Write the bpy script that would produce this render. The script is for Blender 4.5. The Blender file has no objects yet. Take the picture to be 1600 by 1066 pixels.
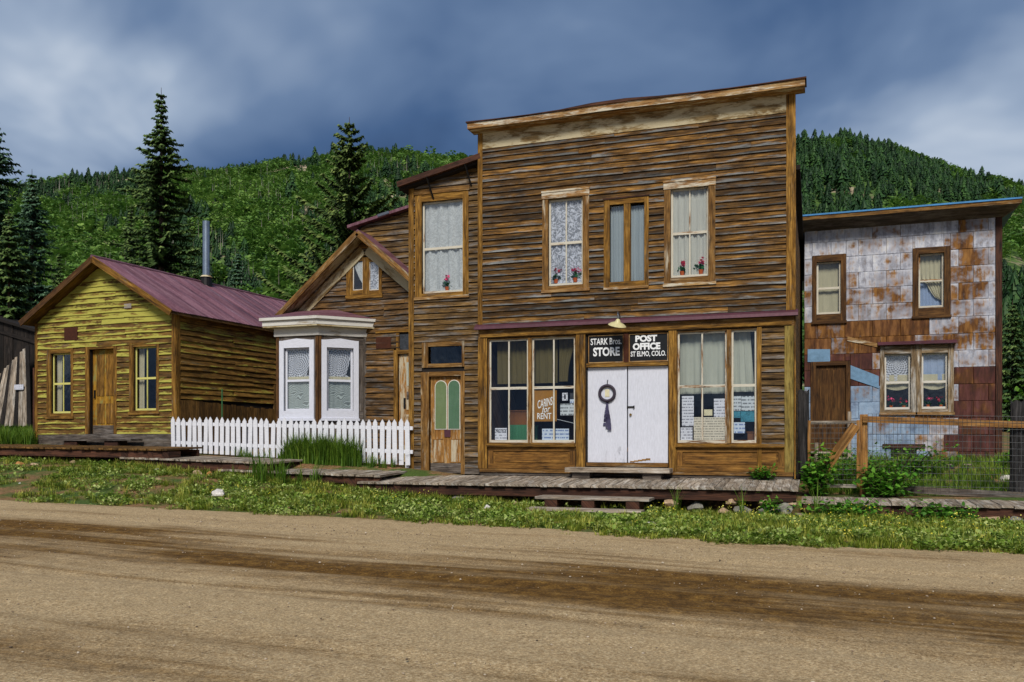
import bpy, math, random
import numpy as np
from mathutils import Vector, Matrix
random.seed(11); RG = np.random.default_rng(11)
SC = bpy.context.scene; C = SC.collection
V = Vector
# ------------------------------------------------------------------ camera, sky, sun, exposure
CAM = V((.45, -19.25, .86)); YAW = math.radians(19.491); FPX = 1345.; HOR = 685.
cd = bpy.data.cameras.new('camera'); cam = bpy.data.objects.new('camera', cd); C.objects.link(cam)
cam.location = CAM; cam.rotation_euler = (math.radians(90), 0, YAW)
cd.sensor_width = 36; cd.lens = 36*FPX/1600; cd.shift_y = (HOR-533)/1600; cd.clip_end = 6000; cd.clip_start = .1
SC.camera = cam
SUN_EL, SUN_AZ = math.radians(44), math.radians(167)     # azimuth clockwise from +Y; light from behind the camera, high and nearly square to the fronts
wd = bpy.data.worlds.new('World'); SC.world = wd; wd.use_nodes = True
sl = bpy.data.lights.new('sun', 'SUN'); sun = bpy.data.objects.new('sun', sl); C.objects.link(sun)
sl.energy = 1.5; sl.angle = math.radians(18); sl.color = (1, .95, .86)
sdir = V((math.sin(SUN_AZ)*math.cos(SUN_EL), math.cos(SUN_AZ)*math.cos(SUN_EL), math.sin(SUN_EL)))
sun.rotation_euler = sdir.to_track_quat('Z', 'Y').to_euler(); sun.location = (0, -30, 40)
SC.view_settings.view_transform = 'Standard'; SC.view_settings.look = 'None'
SC.view_settings.exposure = 1.2; SC.view_settings.gamma = 1
SC.render.engine = 'CYCLES'; SC.cycles.use_denoising = True; SC.cycles.max_bounces = 6
SC.cycles.transparent_max_bounces = 12; SC.cycles.caustics_reflective = False; SC.cycles.caustics_refractive = False

# ------------------------------------------------------------------ node helper
def c(r, g, b, k=1.):
    f = lambda x: ((x/255+.055)/1.055)**2.4 if x > 10.3 else x/255/12.92
    return (f(r)*k, f(g)*k, f(b)*k)
class G:
    def __init__(s, nt): s.nt = nt; nt.nodes.clear()
    def __call__(s, typ, ins=None, out=0, **pr):
        n = s.nt.nodes.new('ShaderNode'+typ)
        for k, v in pr.items(): setattr(n, k, v)
        for k, v in (ins or {}).items(): s.put(n, k, v)
        return n.outputs[out] if out is not None else n
    def put(s, n, k, v):
        i = n.inputs[k]
        if isinstance(v, bpy.types.NodeSocket): s.nt.links.new(v, i)
        else:
            if isinstance(v, (tuple, list)) and len(v) == 3 and i.type == 'RGBA': v = (*v, 1)
            i.default_value = v
    def m(s, op, a, b=0., cl=False): return s('Math', {0: a, 1: b}, operation=op, use_clamp=cl)
    def mix(s, f, a, b, bt='MIX'):
        return s('Mix', {0: f, 6: a, 7: b}, out=2, data_type='RGBA', blend_type=bt)
    def ramp(s, f, pts):
        n = s('ValToRGB', {0: f}, out=None); e = n.color_ramp.elements
        while len(e) < len(pts): e.new(.5)
        for i, (p, col) in enumerate(pts):
            e[i].position = p; e[i].color = (*col, 1) if isinstance(col, tuple) else (col, col, col, 1)
        return n.outputs[0]
    def noise(s, vec, scale=1., det=3., rough=.55, dist=0.):
        return s('TexNoise', {'Vector': vec, 'Scale': scale, 'Detail': det, 'Roughness': rough, 'Distortion': dist})
    def vec(s, x, y, z=0.): return s('CombineXYZ', {0: x, 1: y, 2: z})
    def step(s, x, a, b): return s('MapRange', {0: x, 1: a, 2: b, 3: 0., 4: 1.}, interpolation_type='SMOOTHSTEP')
    def out(s, sh): 
        o = s.nt.nodes.new('ShaderNodeOutputMaterial'); s.nt.links.new(sh, o.inputs[0])
    def pbr(s, col, rough=.8, bump=None, bs=.3, bd=.01, metal=0., spec=.3, nrm=None):
        i = {'Base Color': col, 'Roughness': rough, 'Metallic': metal, 'Specular IOR Level': spec}
        if bump is not None: i['Normal'] = s('Bump', {'Strength': bs, 'Distance': bd, 'Height': bump})
        return s('BsdfPrincipled', i)
MATS = {}
def newmat(name):
    m = bpy.data.materials.new(name); m.use_nodes = True; MATS[name] = m
    return G(m.node_tree)
SKZ = 9.2
# sky: a broken deck of storm cloud over the Nishita sky, the same in every direction
g = G(wd.node_tree)
tc = g('TexCoord', out=0)
sep = g('SeparateXYZ', {0: tc}, out=None)
zz = g.m('ADD', g.m('MAXIMUM', sep.outputs[2], 0.), .30)
cp = g.vec(g.m('DIVIDE', sep.outputs[0], zz), g.m('DIVIDE', sep.outputs[1], zz), SKZ)
n1 = g.noise(cp, .75, 3., .45, .5); n2 = g.noise(cp, 2.1, 4., .55, .3)
cl = g.m('ADD', g.m('MULTIPLY', n1, .72), g.m('MULTIPLY', n2, .28))
ccol = g.ramp(cl, [(.37, c(30, 52, 88)), (.45, c(62, 88, 126)), (.515, c(98, 120, 152)), (.575, c(146, 162, 184)), (.65, c(214, 221, 229))])
sky = g('TexSky', sky_type='NISHITA', sun_disc=False, sun_elevation=SUN_EL, sun_rotation=SUN_AZ)
skyc = g.mix(1., sky, (.07, .07, .07), 'MULTIPLY')
fin = g.mix(.93, skyc, ccol)
bg = g('Background', {0: fin, 1: .52})
o = wd.node_tree.nodes.new('ShaderNodeOutputWorld'); wd.node_tree.links.new(bg, o.inputs[0])

# ------------------------------------------------------------------ measuring: a pixel of the photograph to a point in the place
RT = V((math.cos(YAW), math.sin(YAW), 0)); FW = V((-math.sin(YAW), math.cos(YAW), 0)); UP = V((0, 0, 1))
def ray(px, py): return FW + RT*((px-800)/FPX) + UP*((HOR-py)/FPX)
def onY(px, py, Y): d = ray(px, py); return CAM + d*((Y-CAM.y)/d.y)
def onX(px, py, X): d = ray(px, py); return CAM + d*((X-CAM.x)/d.x)
class Fr:                                    # a wall plane: origin, direction along the wall, outward normal
    def __init__(s, o, a, n): s.o = V(o); s.a = V(a).normalized(); s.n = V(n).normalized()
    def pt(s, u, d, z): return V((s.o.x, s.o.y, 0)) + s.a*u - s.n*d + UP*z
    def U(s, px, py, d=0.):
        r = ray(px, py); o = V((s.o.x, s.o.y, 0)) - s.n*d
        q = CAM + r*((o-CAM).dot(s.n)/r.dot(s.n)); return (q-o).dot(s.a), q.z
    def rect(s, x0, y0, x1, y1, d=0.):
        xm, ym = (x0+x1)/2, (y0+y1)/2
        return s.U(x0, ym, d)[0], s.U(x1, ym, d)[0], s.U(xm, y1, d)[1], s.U(xm, y0, d)[1]

# ------------------------------------------------------------------ materials
def uvr(g):
    uv = g('UVMap'); sp = g('SeparateXYZ', {0: uv}, out=None); r = g('ObjectInfo', out=None).outputs['Random']
    return sp.outputs[0], sp.outputs[1], r
def wood(name, dark, mid, light, grey=None, gamt=.5, edge=0., paint=None, pamt=.5, pz=None, pe=0., bump=.5, var=.5, rough=.82, pv=12.):
    g = newmat(name); u, v, r = uvr(g); rz = g.m('MULTIPLY', r, 61.)
    grain = g.noise(g.vec(g.m('MULTIPLY', u, 1.9), g.m('MULTIPLY', v, 36.), rz), 1., 6., .62, .4)
    blot = g.noise(g.vec(g.m('MULTIPLY', u, 1.1), g.m('MULTIPLY', v, 7.), g.m('ADD', rz, 9.)), 1., 4., .6, .3)
    k = g.m('ADD', g.m('MULTIPLY', grain, .62), g.m('MULTIPLY', blot, .42))
    col = g.ramp(k, [(.33, dark), (.5, mid), (.68, light)])
    if grey is not None:
        gn = g.noise(g.vec(g.m('MULTIPLY', u, 1.3), g.m('MULTIPLY', v, 9.), g.m('ADD', rz, 23.)), 1., 5., .65, .2)
        if edge: gn = g.m('ADD', gn, g.m('MULTIPLY', g.m('SUBTRACT', 1., g.step(v, 0., .075)), edge))
        gm = g.step(gn, 1-gamt-.08, 1-gamt+.12)
        gcol = g.ramp(grain, [(.3, tuple(x*.45 for x in grey)), (.6, grey)])
        col = g.mix(gm, col, gcol)
    col = g.mix(1., col, g.ramp(r, [(0., 1-var*.55), (1., 1+var*.35)]), 'MULTIPLY')
    crk = g.noise(g.vec(g.m('MULTIPLY', u, 2.6), g.m('MULTIPLY', v, 60.), g.m('ADD', rz, 77.)), 1., 4., .6, .2)
    stn = g.noise(g.vec(g.m('MULTIPLY', u, 3.2), g.m('MULTIPLY', v, 9.), g.m('ADD', rz, 55.)), 1., 5., .65)
    col = g.mix(1., col, g.m('MULTIPLY', g.ramp(crk, [(.34, .35), (.46, 1.)]), g.ramp(stn, [(.32, .5), (.5, 1.), (.7, 1.18)])), 'MULTIPLY')
    pr = None
    if paint is not None:
        pn = g.noise(g.vec(g.m('MULTIPLY', u, 1.6), g.m('MULTIPLY', v, pv), g.m('ADD', rz, 41.)), 1., 6., .68, .3)
        fine = g.noise(g.vec(g.m('MULTIPLY', u, 9.), g.m('MULTIPLY', v, 60.), rz), 1., 3., .6)
        pn = g.m('ADD', g.m('MULTIPLY', pn, .8), g.m('MULTIPLY', fine, .2))
        pn = g.m('ADD', pn, g.m('MULTIPLY', g.m('SUBTRACT', r, .5), .12))
        if pe: pn = g.m('ADD', pn, g.m('MULTIPLY', g.m('SUBTRACT', 1., g.step(v, 0., .07)), pe))
        if pz:
            z = g('SeparateXYZ', {0: g('TexCoord', out=3)}, out=None).outputs[2]
            pn = g.m('ADD', pn, g.m('MULTIPLY', g.step(z, pz[0], pz[1]), pz[2]))
        pr = g.step(pn, 1-pamt-.06, 1-pamt+.06)
        pc = g.mix(g.m('MULTIPLY', fine, .75), paint, tuple(x*.5 for x in paint))
        col = g.mix(pr, col, pc)
    h = grain if pr is None else g.m('ADD', grain, g.m('MULTIPLY', pr, .5))
    g.out(g.pbr(col, rough, h, bump, .012))
BR = (c(16, 10, 4), c(88, 60, 22), c(160, 116, 54)); GOLD = (c(22, 13, 4), c(114, 78, 22), c(180, 136, 62))
SLATE = c(124, 125, 124)
wood('clap_store', *BR, grey=SLATE, gamt=.35, edge=.2, bump=.9, var=1.)
wood('clap_wing', c(22, 15, 8), c(88, 64, 30), c(150, 116, 64), grey=c(128, 120, 112), gamt=.42, edge=.08, bump=.7, var=.8)
wood('clap_bay', c(22, 14, 8), c(82, 58, 28), c(146, 106, 54), grey=c(116, 112, 108), gamt=.42, edge=.06, bump=.7, var=.7)
wood('trim_gold', *GOLD, grey=c(128, 108, 84), gamt=.36, bump=.5, var=.35)
wood('trim_worn', c(42, 26, 11), c(118, 82, 36), c(164, 126, 72), grey=c(196, 184, 160), gamt=.38, bump=.5, var=.4)
wood('trim_white', c(84, 54, 24), c(150, 108, 60), c(190, 160, 110), paint=c(222, 212, 190), pamt=.45, bump=.4, var=.25)
wood('trim_cream', c(80, 60, 34), c(140, 114, 72), c(186, 164, 120), paint=c(214, 200, 164), pamt=.53, bump=.3, var=.2, pv=5.)
wood('bay_cornice', c(110, 88, 62), c(170, 156, 136), c(205, 196, 182), paint=c(230, 226, 218), pamt=.62, bump=.3, var=.15, pv=6.)
wood('casing_grey', c(62, 44, 26), c(124, 102, 74), c(166, 146, 116), grey=c(206, 200, 190), gamt=.46, bump=.5, var=.2)
wood('sash_white', c(90, 58, 26), c(150, 100, 52), c(180, 140, 90), paint=c(232, 226, 214), pamt=.62, bump=.3, var=.15, pv=20.)
wood('sash_brown', c(60, 34, 12), c(130, 84, 32), c(176, 122, 58), paint=c(225, 218, 200), pamt=.58, bump=.3, var=.2, pv=16.)
wood('bay_white', c(120, 110, 100), c(170, 165, 165), c(210, 208, 210), paint=c(236, 238, 250), pamt=.7, bump=.25, var=.12, pv=8.)
wood('picket_white', c(150, 148, 150), c(200, 200, 208), c(225, 225, 235), paint=c(244, 245, 252), pamt=.63, pz=(.05, .6, .12), bump=.2, var=.2, pv=6.)
wood('door_white', c(150, 150, 160), c(196, 197, 208), c(222, 223, 233), paint=c(232, 234, 246), pamt=.66, bump=.12, var=.06, pv=4.)
wood('yellow_clap', c(40, 26, 9), c(104, 74, 30), c(150, 114, 54), grey=c(128, 116, 88), gamt=.36, paint=c(186, 180, 82), pamt=.385, pz=(2.2, 4.6, .15), pe=.15, bump=.8, var=.5, pv=9.)
wood('yellow_side', c(50, 32, 11), c(126, 90, 34), c(176, 132, 62), grey=c(128, 112, 80), gamt=.36, paint=c(192, 182, 76), pamt=.36, pz=(2.2, 3.6, .06), pe=.08, bump=.8, var=.5, pv=9.)
wood('yellow_sash', c(120, 100, 40), c(170, 150, 60), c(200, 190, 90), paint=c(226, 220, 128), pamt=.66, bump=.2, var=.1, pv=10.)
wood('plank_brown', c(40, 26, 12), c(104, 74, 34), c(150, 110, 56), grey=c(120, 100, 70), gamt=.36, bump=.6, var=.7)
wood('barn_dark', c(9, 7, 5), c(30, 24, 20), c(56, 47, 41), grey=c(84, 78, 76), gamt=.33, bump=.9, var=.9)
wood('plank_grey', c(66, 54, 44), c(146, 130, 112), c(192, 178, 160), grey=c(206, 197, 184), gamt=.45, bump=.5, var=.55)
wood('beam_dark', c(28, 17, 12), c(72, 44, 32), c(104, 66, 46), grey=c(84, 70, 60), gamt=.3, bump=.6, var=.5)
wood('base_grey', c(36, 30, 26), c(84, 74, 66), c(122, 112, 102), grey=c(130, 122, 116), gamt=.45, bump=.5, var=.4)
wood('fresh_wood', c(84, 52, 20), c(150, 104, 52), c(186, 142, 86), grey=c(140, 118, 92), gamt=.38, bump=.3, var=.25)
wood('post_black', c(12, 11, 11), c(44, 42, 42), c(84, 80, 80), grey=c(150, 146, 148), gamt=.28, bump=1., var=.3)
wood('door_brown', c(30, 17, 7), c(78, 50, 22), c(116, 82, 42), grey=c(150, 130, 100), gamt=.2, bump=.3, var=.15)
wood('door_tan', c(88, 56, 22), c(152, 104, 48), c(190, 146, 84), paint=c(206, 192, 164), pamt=.46, bump=.4, var=.15)
wood('door_gold', c(84, 58, 14), c(156, 110, 28), c(186, 148, 52), paint=c(150, 146, 84), pamt=.44, bump=.3, var=.15, pv=3.)
wood('panel_brown', c(44, 28, 12), c(118, 80, 32), c(160, 116, 54), grey=c(124, 108, 86), gamt=.3, bump=.5, var=.3)
wood('post_yellowgreen', c(84, 66, 22), c(134, 112, 50), c(170, 150, 84), grey=c(120, 112, 84), gamt=.35, bump=.5, var=.2)

def plain(name, col, rough=.7, metal=0., amt=.25, scale=14., spec=.3, bump=.15):
    g = newmat(name); co = g('TexCoord', out=3)
    n = g.noise(co, scale, 5., .6); n2 = g.noise(co, scale*.17, 3.)
    k = g.m('ADD', g.m('MULTIPLY', n, .6), g.m('MULTIPLY', n2, .5))
    cc = g.ramp(k, [(.3, tuple(x*(1-amt) for x in col)), (.75, tuple(min(1, x*(1+amt)) for x in col))])
    g.out(g.pbr(cc, rough, n, bump, .01, metal, spec))
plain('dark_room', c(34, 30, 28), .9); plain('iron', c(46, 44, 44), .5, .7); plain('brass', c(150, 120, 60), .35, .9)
plain('plastic_wreath', c(58, 50, 62), .7); plain('ribbon', c(60, 56, 84), .6); plain('card', c(214, 206, 172), .8)
plain('terracotta', c(166, 82, 46), .8); plain('leaf_pot', c(46, 104, 66), .6, scale=40); plain('petal_pink', c(232, 60, 120), .6); plain('petal_red', c(190, 30, 60), .6)
plain('sign_black', c(22, 24, 27), .45, amt=.15); plain('letter_white', c(236, 238, 240), .7, amt=.08, scale=60)
plain('sign_brown', c(150, 104, 36), .7, scale=6); plain('enamel', c(196, 186, 140), .35, amt=.2); plain('lead', c(120, 124, 130), .4, .8)
plain('blue_sheet', c(112, 146, 176), .6, .2, .3); plain('rust_plate', c(66, 34, 20), .9, amt=.5); plain('plate_grey', c(160, 150, 140), .6, .3)
plain('purple_metal', c(82, 48, 58), .55, .15, .4); plain('tarpaper', c(34, 28, 26), .95, amt=.4)
plain('roof_blue', c(70, 128, 178), .5, .3, .3); plain('cabinet_green', c(60, 118, 84), .6, scale=3); plain('box_brown', c(112, 70, 34), .7, scale=3)
plain('steel_mesh', c(140, 140, 142), .45, .9); plain('pipe_steel', c(138, 150, 162), .4, .75, .35, 25.); plain('green_post', c(50, 100, 60), .6)
plain('bark', c(74, 58, 48), .95, amt=.4, scale=9, bump=.6); plain('bark_pale', c(176, 172, 158), .9, amt=.3, scale=3)
plain('photo_dark', c(50, 54, 60), .6, amt=.9, scale=60); plain('photo_teal', c(56, 120, 140), .5, amt=.9, scale=50)
plain('wire_white', c(190, 196, 204), .6); plain('shade_olive', c(112, 102, 66), .9, amt=.2, scale=3)

def cloth(name, col, kind, dens=.5, back=.5):
    g = newmat(name); u, v, r = uvr(g); uv = g.vec(u, v, 0.)
    if kind == 'solid': a = g.m('ADD', .9, g.m('MULTIPLY', g.noise(uv, 8.), .1))
    elif kind == 'floral':
        w = g.noise(uv, 7., 3., .5, 1.8); b = g.m('ABSOLUTE', g.m('SUBTRACT', w, .5))
        a = g.m('SUBTRACT', 1., g.step(b, .025, .07)); vo = g('TexVoronoi', {'Vector': uv, 'Scale': 8.})
        a = g.m('MAXIMUM', a, g.m('SUBTRACT', 1., g.step(vo, .14, .3)))
        a = g.m('ADD', dens, g.m('MULTIPLY', a, 1-dens))
    elif kind == 'dots':
        s = g.m('MULTIPLY', g.m('SINE', g.m('MULTIPLY', g.m('ADD', u, v), 150.)), g.m('SINE', g.m('MULTIPLY', g.m('SUBTRACT', u, v), 150.)))
        a = g.m('ADD', dens, g.m('MULTIPLY', g.step(s, -.35, .1), 1-dens))
    elif kind == 'round':                     # doily: rings about the middle of the cloth
        d = g.m('SQRT', g.m('ADD', g.m('POWER', g.m('SUBTRACT', u, .3), 2.), g.m('POWER', g.m('SUBTRACT', v, .5), 2.)))
        an = g('Math', {0: g.m('SUBTRACT', v, .5), 1: g.m('SUBTRACT', u, .3)}, operation='ARCTAN2')
        s = g.m('MULTIPLY', g.m('SINE', g.m('MULTIPLY', d, 85.)), g.m('SINE', g.m('MULTIPLY', an, 16.)))
        a = g.m('ADD', dens, g.m('MULTIPLY', g.step(s, -.25, .2), 1-dens))
    elif kind == 'ripple':
        s = g.m('SINE', g.m('MULTIPLY', g.m('ADD', v, g.m('MULTIPLY', g.noise(uv, 2.6, 1.), .42)), 150.))
        a = g.m('ADD', dens, g.m('MULTIPLY', g.step(s, -.2, .4), 1-dens))
    cc = g.mix(g.noise(g.vec(g.m('MULTIPLY', u, 9.), v, r), 2., 3.), tuple(x*.75 for x in col), col)
    d = g('MixShader', {0: back, 1: g('BsdfDiffuse', {0: cc}), 2: g('BsdfTranslucent', {0: cc})})
    g.out(g('MixShader', {0: a, 1: g('BsdfTransparent'), 2: d}))
LW = c(226, 230, 244)
cloth('lace_floral', LW, 'floral', .4, .12); cloth('lace_dots', c(232, 232, 222), 'dots', .5, .15); cloth('lace_stripe', c(190, 202, 208), 'dots', .7, .25)
cloth('lace_thick', c(226, 230, 232), 'floral', .8, .2); cloth('lace_round', LW, 'round', .3, .15); cloth('lace_ripple', c(196, 208, 206), 'ripple', .4, .15)
cloth('cloth_cream', c(216, 208, 176), 'solid', back=.2); cloth('cloth_olive', c(118, 108, 74), 'solid', back=.2); cloth('cloth_pale', c(206, 210, 196), 'solid', back=.2)
cloth('cloth_green', c(138, 156, 90), 'solid', back=.2); cloth('cloth_blue', c(168, 188, 224), 'solid', back=.2); cloth('cloth_teal', c(104, 142, 98), 'solid', back=.2)

g = newmat('glass'); fc = g('LayerWeight', {0: .5}, out=1); fr = g.m('ADD', .045, g.m('MULTIPLY', g.m('POWER', fc, 5.), .9))
n = g.noise(g('TexCoord', out=3), 2.2, 2.)
gl = g('BsdfGlossy', {0: (1, 1, 1), 'Roughness': .02, 'Normal': g('Bump', {'Strength': .25, 'Distance': .02, 'Height': n})})
g.out(g('MixShader', {0: fr, 1: g('BsdfTransparent', {0: (.97, .98, .98)}), 2: gl}))

def paper(name, col, ink, rows, amt):
    g = newmat(name); u, v, r = uvr(g)
    ln = g.m('SINE', g.m('MULTIPLY', v, rows*6.283)); w = g.noise(g.vec(g.m('MULTIPLY', u, 26.), g.m('FLOOR', g.m('MULTIPLY', v, rows)), g.m('MULTIPLY', r, 50.)), 1., 2.)
    a = g.m('MULTIPLY', g.m('MULTIPLY', g.step(ln, .1, .5), g.step(w, .42, .5)), amt)
    b = g.noise(g.vec(u, v, g.m('MULTIPLY', r, 20.)), 9., 3.)
    g.out(g.pbr(g.mix(a, g.mix(b, tuple(x*.8 for x in col), col), ink), .8))
paper('paper_white', c(226, 228, 240), c(50, 50, 76), 15, .62); paper('paper_blue', c(206, 220, 238), c(40, 80, 160), 12, .7)
paper('paper_old', c(222, 214, 196), c(70, 64, 60), 18, .6); paper('paper_news', c(206, 214, 222), c(36, 38, 50), 13, .7)

g = newmat('tin'); u, v, r = uvr(g); oc = g('ObjectInfo', out=None).outputs['Color']; rr = g('SeparateColor', {0: oc}, out=None)
co = g('TexCoord', out=3); rz = g.m('MULTIPLY', r, 40.)
sx = g('SeparateXYZ', {0: co}, out=None)
st = g.noise(g.vec(g.m('MULTIPLY', sx.outputs[0], 9.), g.m('MULTIPLY', sx.outputs[2], 1.6), rz), 1., 5., .65)
bl = g.noise(g('VectorMath', {0: co, 1: g.vec(rz, rz, rz)}, operation='ADD'), 3.2, 6., .7)
bg_ = g.m('ADD', g.m('MULTIPLY', g.noise(co, .8, 4., .6), .6), g.m('MULTIPLY', g.noise(co, 2.1, 3., .6), .4))
k = g.m('ADD', g.m('ADD', g.m('MULTIPLY', st, .4), g.m('MULTIPLY', bl, .6)), g.m('ADD', g.m('MULTIPLY', g.m('SUBTRACT', rr.outputs[0], .5), .8), g.m('MULTIPLY', g.m('SUBTRACT', bg_, .5), 1.05)))
white = g.ramp(g.m('ADD', g.m('MULTIPLY', bl, .6), g.m('MULTIPLY', st, .4)), [(.32, c(120, 106, 92)), (.44, c(156, 158, 170)), (.52, c(196, 198, 208)), (.64, c(226, 224, 220))])
blue = g.ramp(bl, [(.3, c(86, 108, 140)), (.6, c(140, 170, 200))])
white = g.mix(rr.outputs[2], white, blue)
e_ = lambda t: g.m('MINIMUM', g.step(t, .0, .16), g.m('SUBTRACT', 1., g.step(t, .84, 1.)))
k = g.m('SUBTRACT', k, g.m('MULTIPLY', g.m('SUBTRACT', 1., g.m('MULTIPLY', e_(u), e_(v))), g.m('MULTIPLY', g.m('SUBTRACT', 1., rr.outputs[1]), .05)))
rm = g.step(k, .46, .68); rm2 = g.step(k, .66, .95)
rust = g.ramp(st, [(.28, c(50, 27, 10)), (.46, c(98, 60, 20)), (.66, c(152, 106, 50))])
deep = g.ramp(st, [(.3, c(42, 22, 20)), (.55, c(86, 46, 40)), (.7, c(108, 66, 62))])
deep = g.mix(rr.outputs[1], rust, deep)
col = g.mix(rm, white, g.mix(rm2, rust, deep)); drip = g.noise(g.vec(g.m('MULTIPLY', sx.outputs[0], 26.), g.m('MULTIPLY', sx.outputs[2], .9), 3.), 1., 4., .6)
col = g.mix(g.m('MULTIPLY', g.step(drip, .56, .74), .6), col, c(104, 70, 40))
g.out(g.pbr(col, .7, bl, .25, .01, .1))

g = newmat('roof_tin'); co = g('TexCoord', out=3); r = g('ObjectInfo', out=None).outputs['Random']
u, v, _ = uvr(g)
n = g.noise(g.vec(g.m('MULTIPLY', u, .7), g.m('MULTIPLY', v, 6.), g.m('MULTIPLY', r, 30.)), 1., 6., .65); n2 = g.noise(co, 14., 4.)
col = g.ramp(g.m('ADD', g.m('MULTIPLY', n, .75), g.m('MULTIPLY', n2, .25)), [(.3, c(66, 38, 42)), (.46, c(112, 74, 84)), (.6, c(136, 100, 110)), (.74, c(178, 158, 160))])
col = g.mix(1., col, g.ramp(r, [(0., .8), (1., 1.12)]), 'MULTIPLY')
g.out(g.pbr(col, .5, n2, .1, .005, .15))

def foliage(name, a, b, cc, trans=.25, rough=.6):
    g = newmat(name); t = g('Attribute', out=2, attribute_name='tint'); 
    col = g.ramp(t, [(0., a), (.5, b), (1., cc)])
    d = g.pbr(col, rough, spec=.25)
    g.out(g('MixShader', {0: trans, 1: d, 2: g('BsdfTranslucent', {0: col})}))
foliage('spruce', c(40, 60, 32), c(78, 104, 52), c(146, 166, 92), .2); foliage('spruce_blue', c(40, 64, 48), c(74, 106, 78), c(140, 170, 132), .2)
foliage('aspen', c(58, 90, 34), c(92, 130, 50), c(142, 172, 82)); foliage('hill_conifer', c(24, 46, 24), c(40, 70, 34), c(66, 100, 46), .1)
foliage('grass', c(54, 70, 14), c(116, 134, 34), c(200, 196, 92)); foliage('weed', c(58, 84, 26), c(120, 148, 48), c(194, 204, 126)); foliage('hop', c(44, 88, 22), c(78, 134, 36), c(132, 180, 62))
foliage('flower', c(196, 180, 40), c(226, 210, 60), c(240, 232, 120)); foliage('grass_tall', c(48, 78, 20), c(88, 122, 32), c(150, 172, 66))

g = newmat('road'); co = g('TexCoord', out=3); s = g('SeparateXYZ', {0: co}, out=None); X, Y = s.outputs[0], s.outputs[1]
wob = g.noise(g.vec(g.m('MULTIPLY', X, .12), 0., 2.), 1., 2.)
Yw = g.m('ADD', Y, g.m('MULTIPLY', wob, 1.1))
sl_ = g.noise(g.vec(g.m('MULTIPLY', X, .1), g.m('MULTIPLY', Yw, 1.0), 1.), 1., 6., .62, .25)
band = g.m('SUBTRACT', g.step(Yw, -12.6, -11.0), g.step(Yw, -9.0, -7.8))
big = g.noise(g.vec(g.m('MULTIPLY', X, .3), g.m('MULTIPLY', Y, .55), 7.), 1., 4.)
fine_ = g.noise(g.vec(g.m('MULTIPLY', X, .14), g.m('MULTIPLY', Yw, 6.5), 4.), 1., 4., .6); fore = g.m('SUBTRACT', 1., g.step(Y, -14.5, -12.5)); damp = g.step(g.m('ADD', g.m('ADD', g.m('ADD', g.m('MULTIPLY', sl_, .72), g.m('MULTIPLY', fine_, .28)), g.m('ADD', g.m('MULTIPLY', fore, .05), g.m('MULTIPLY', band, .2))), g.m('MULTIPLY', g.m('SUBTRACT', big, .5), .5)), .5, .78)
f1 = g.noise(co, 38., 4., .7); f2 = g.noise(co, 120., 3., .7); f3 = g.noise(co, 7., 5., .65)
vo = g('TexVoronoi', {'Vector': co, 'Scale': 55.}, out=0)
dry = g.ramp(g.m('ADD', g.m('MULTIPLY', f1, .55), g.m('MULTIPLY', f2, .45)), [(.3, c(100, 76, 46)), (.5, c(190, 162, 120)), (.7, c(246, 226, 186))])
wet = g.ramp(g.m('ADD', g.m('MULTIPLY', f1, .55), g.m('MULTIPLY', f3, .45)), [(.32, c(56, 36, 10)), (.5, c(108, 76, 28)), (.68, c(158, 120, 58))])
col = g.mix(damp, dry, wet)
col = g.mix(1., col, g.ramp(vo, [(0., 1.12), (.5, .94), (.8, .72)]), 'MULTIPLY'); col = g.mix(1., col, g.ramp(f3, [(.3, .8), (.7, 1.08)]), 'MULTIPLY')
hh = g.m('ADD', g.m('ADD', f1, g.m('MULTIPLY', f2, .5)), g.m('MULTIPLY', sl_, 1.2))
g.out(g.pbr(col, .9, hh, .6, .03, spec=.2))

g = newmat('soil'); co = g('TexCoord', out=3)
f1 = g.noise(co, 1.3, 5., .6); f2 = g.noise(co, 22., 4., .7)
d = g.ramp(f2, [(.3, c(84, 56, 34)), (.55, c(140, 104, 70)), (.75, c(176, 144, 108))]); gr = g.ramp(f2, [(.3, c(40, 58, 18)), (.7, c(86, 108, 40))])
g.out(g.pbr(g.mix(g.step(f1, .38, .6), d, gr), .95, f2, .7, .03))
g = newmat('hillside'); co = g('TexCoord', out=3)
f1 = g.noise(co, .03, 6., .65); f2 = g.noise(co, .35, 5., .7)
gr = g.ramp(f2, [(.3, c(40, 62, 26)), (.7, c(88, 118, 50))]); rk = g.ramp(f2, [(.3, c(110, 92, 74)), (.7, c(196, 178, 152))])
g.out(g.pbr(g.mix(g.step(f1, .53, .62), gr, rk), .95, f2, .6, .6))
def rockmat(name, a, b):
    g = newmat(name); co = g('TexCoord', out=3); f1 = g.noise(co, 5., 6., .65); f2 = g.noise(co, 30., 4., .7)
    g.out(g.pbr(g.ramp(g.m('ADD', g.m('MULTIPLY', f1, .6), g.m('MULTIPLY', f2, .4)), [(.32, a), (.62, b)]), .85, f2, .6, .02))
rockmat('rock_white', c(150, 140, 132), c(240, 234, 226)); rockmat('rock_tan', c(120, 92, 66), c(206, 178, 146)); rockmat('rock_orange', c(130, 80, 36), c(206, 150, 90)); rockmat('rock_grey', c(84, 82, 74), c(160, 156, 144))
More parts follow.
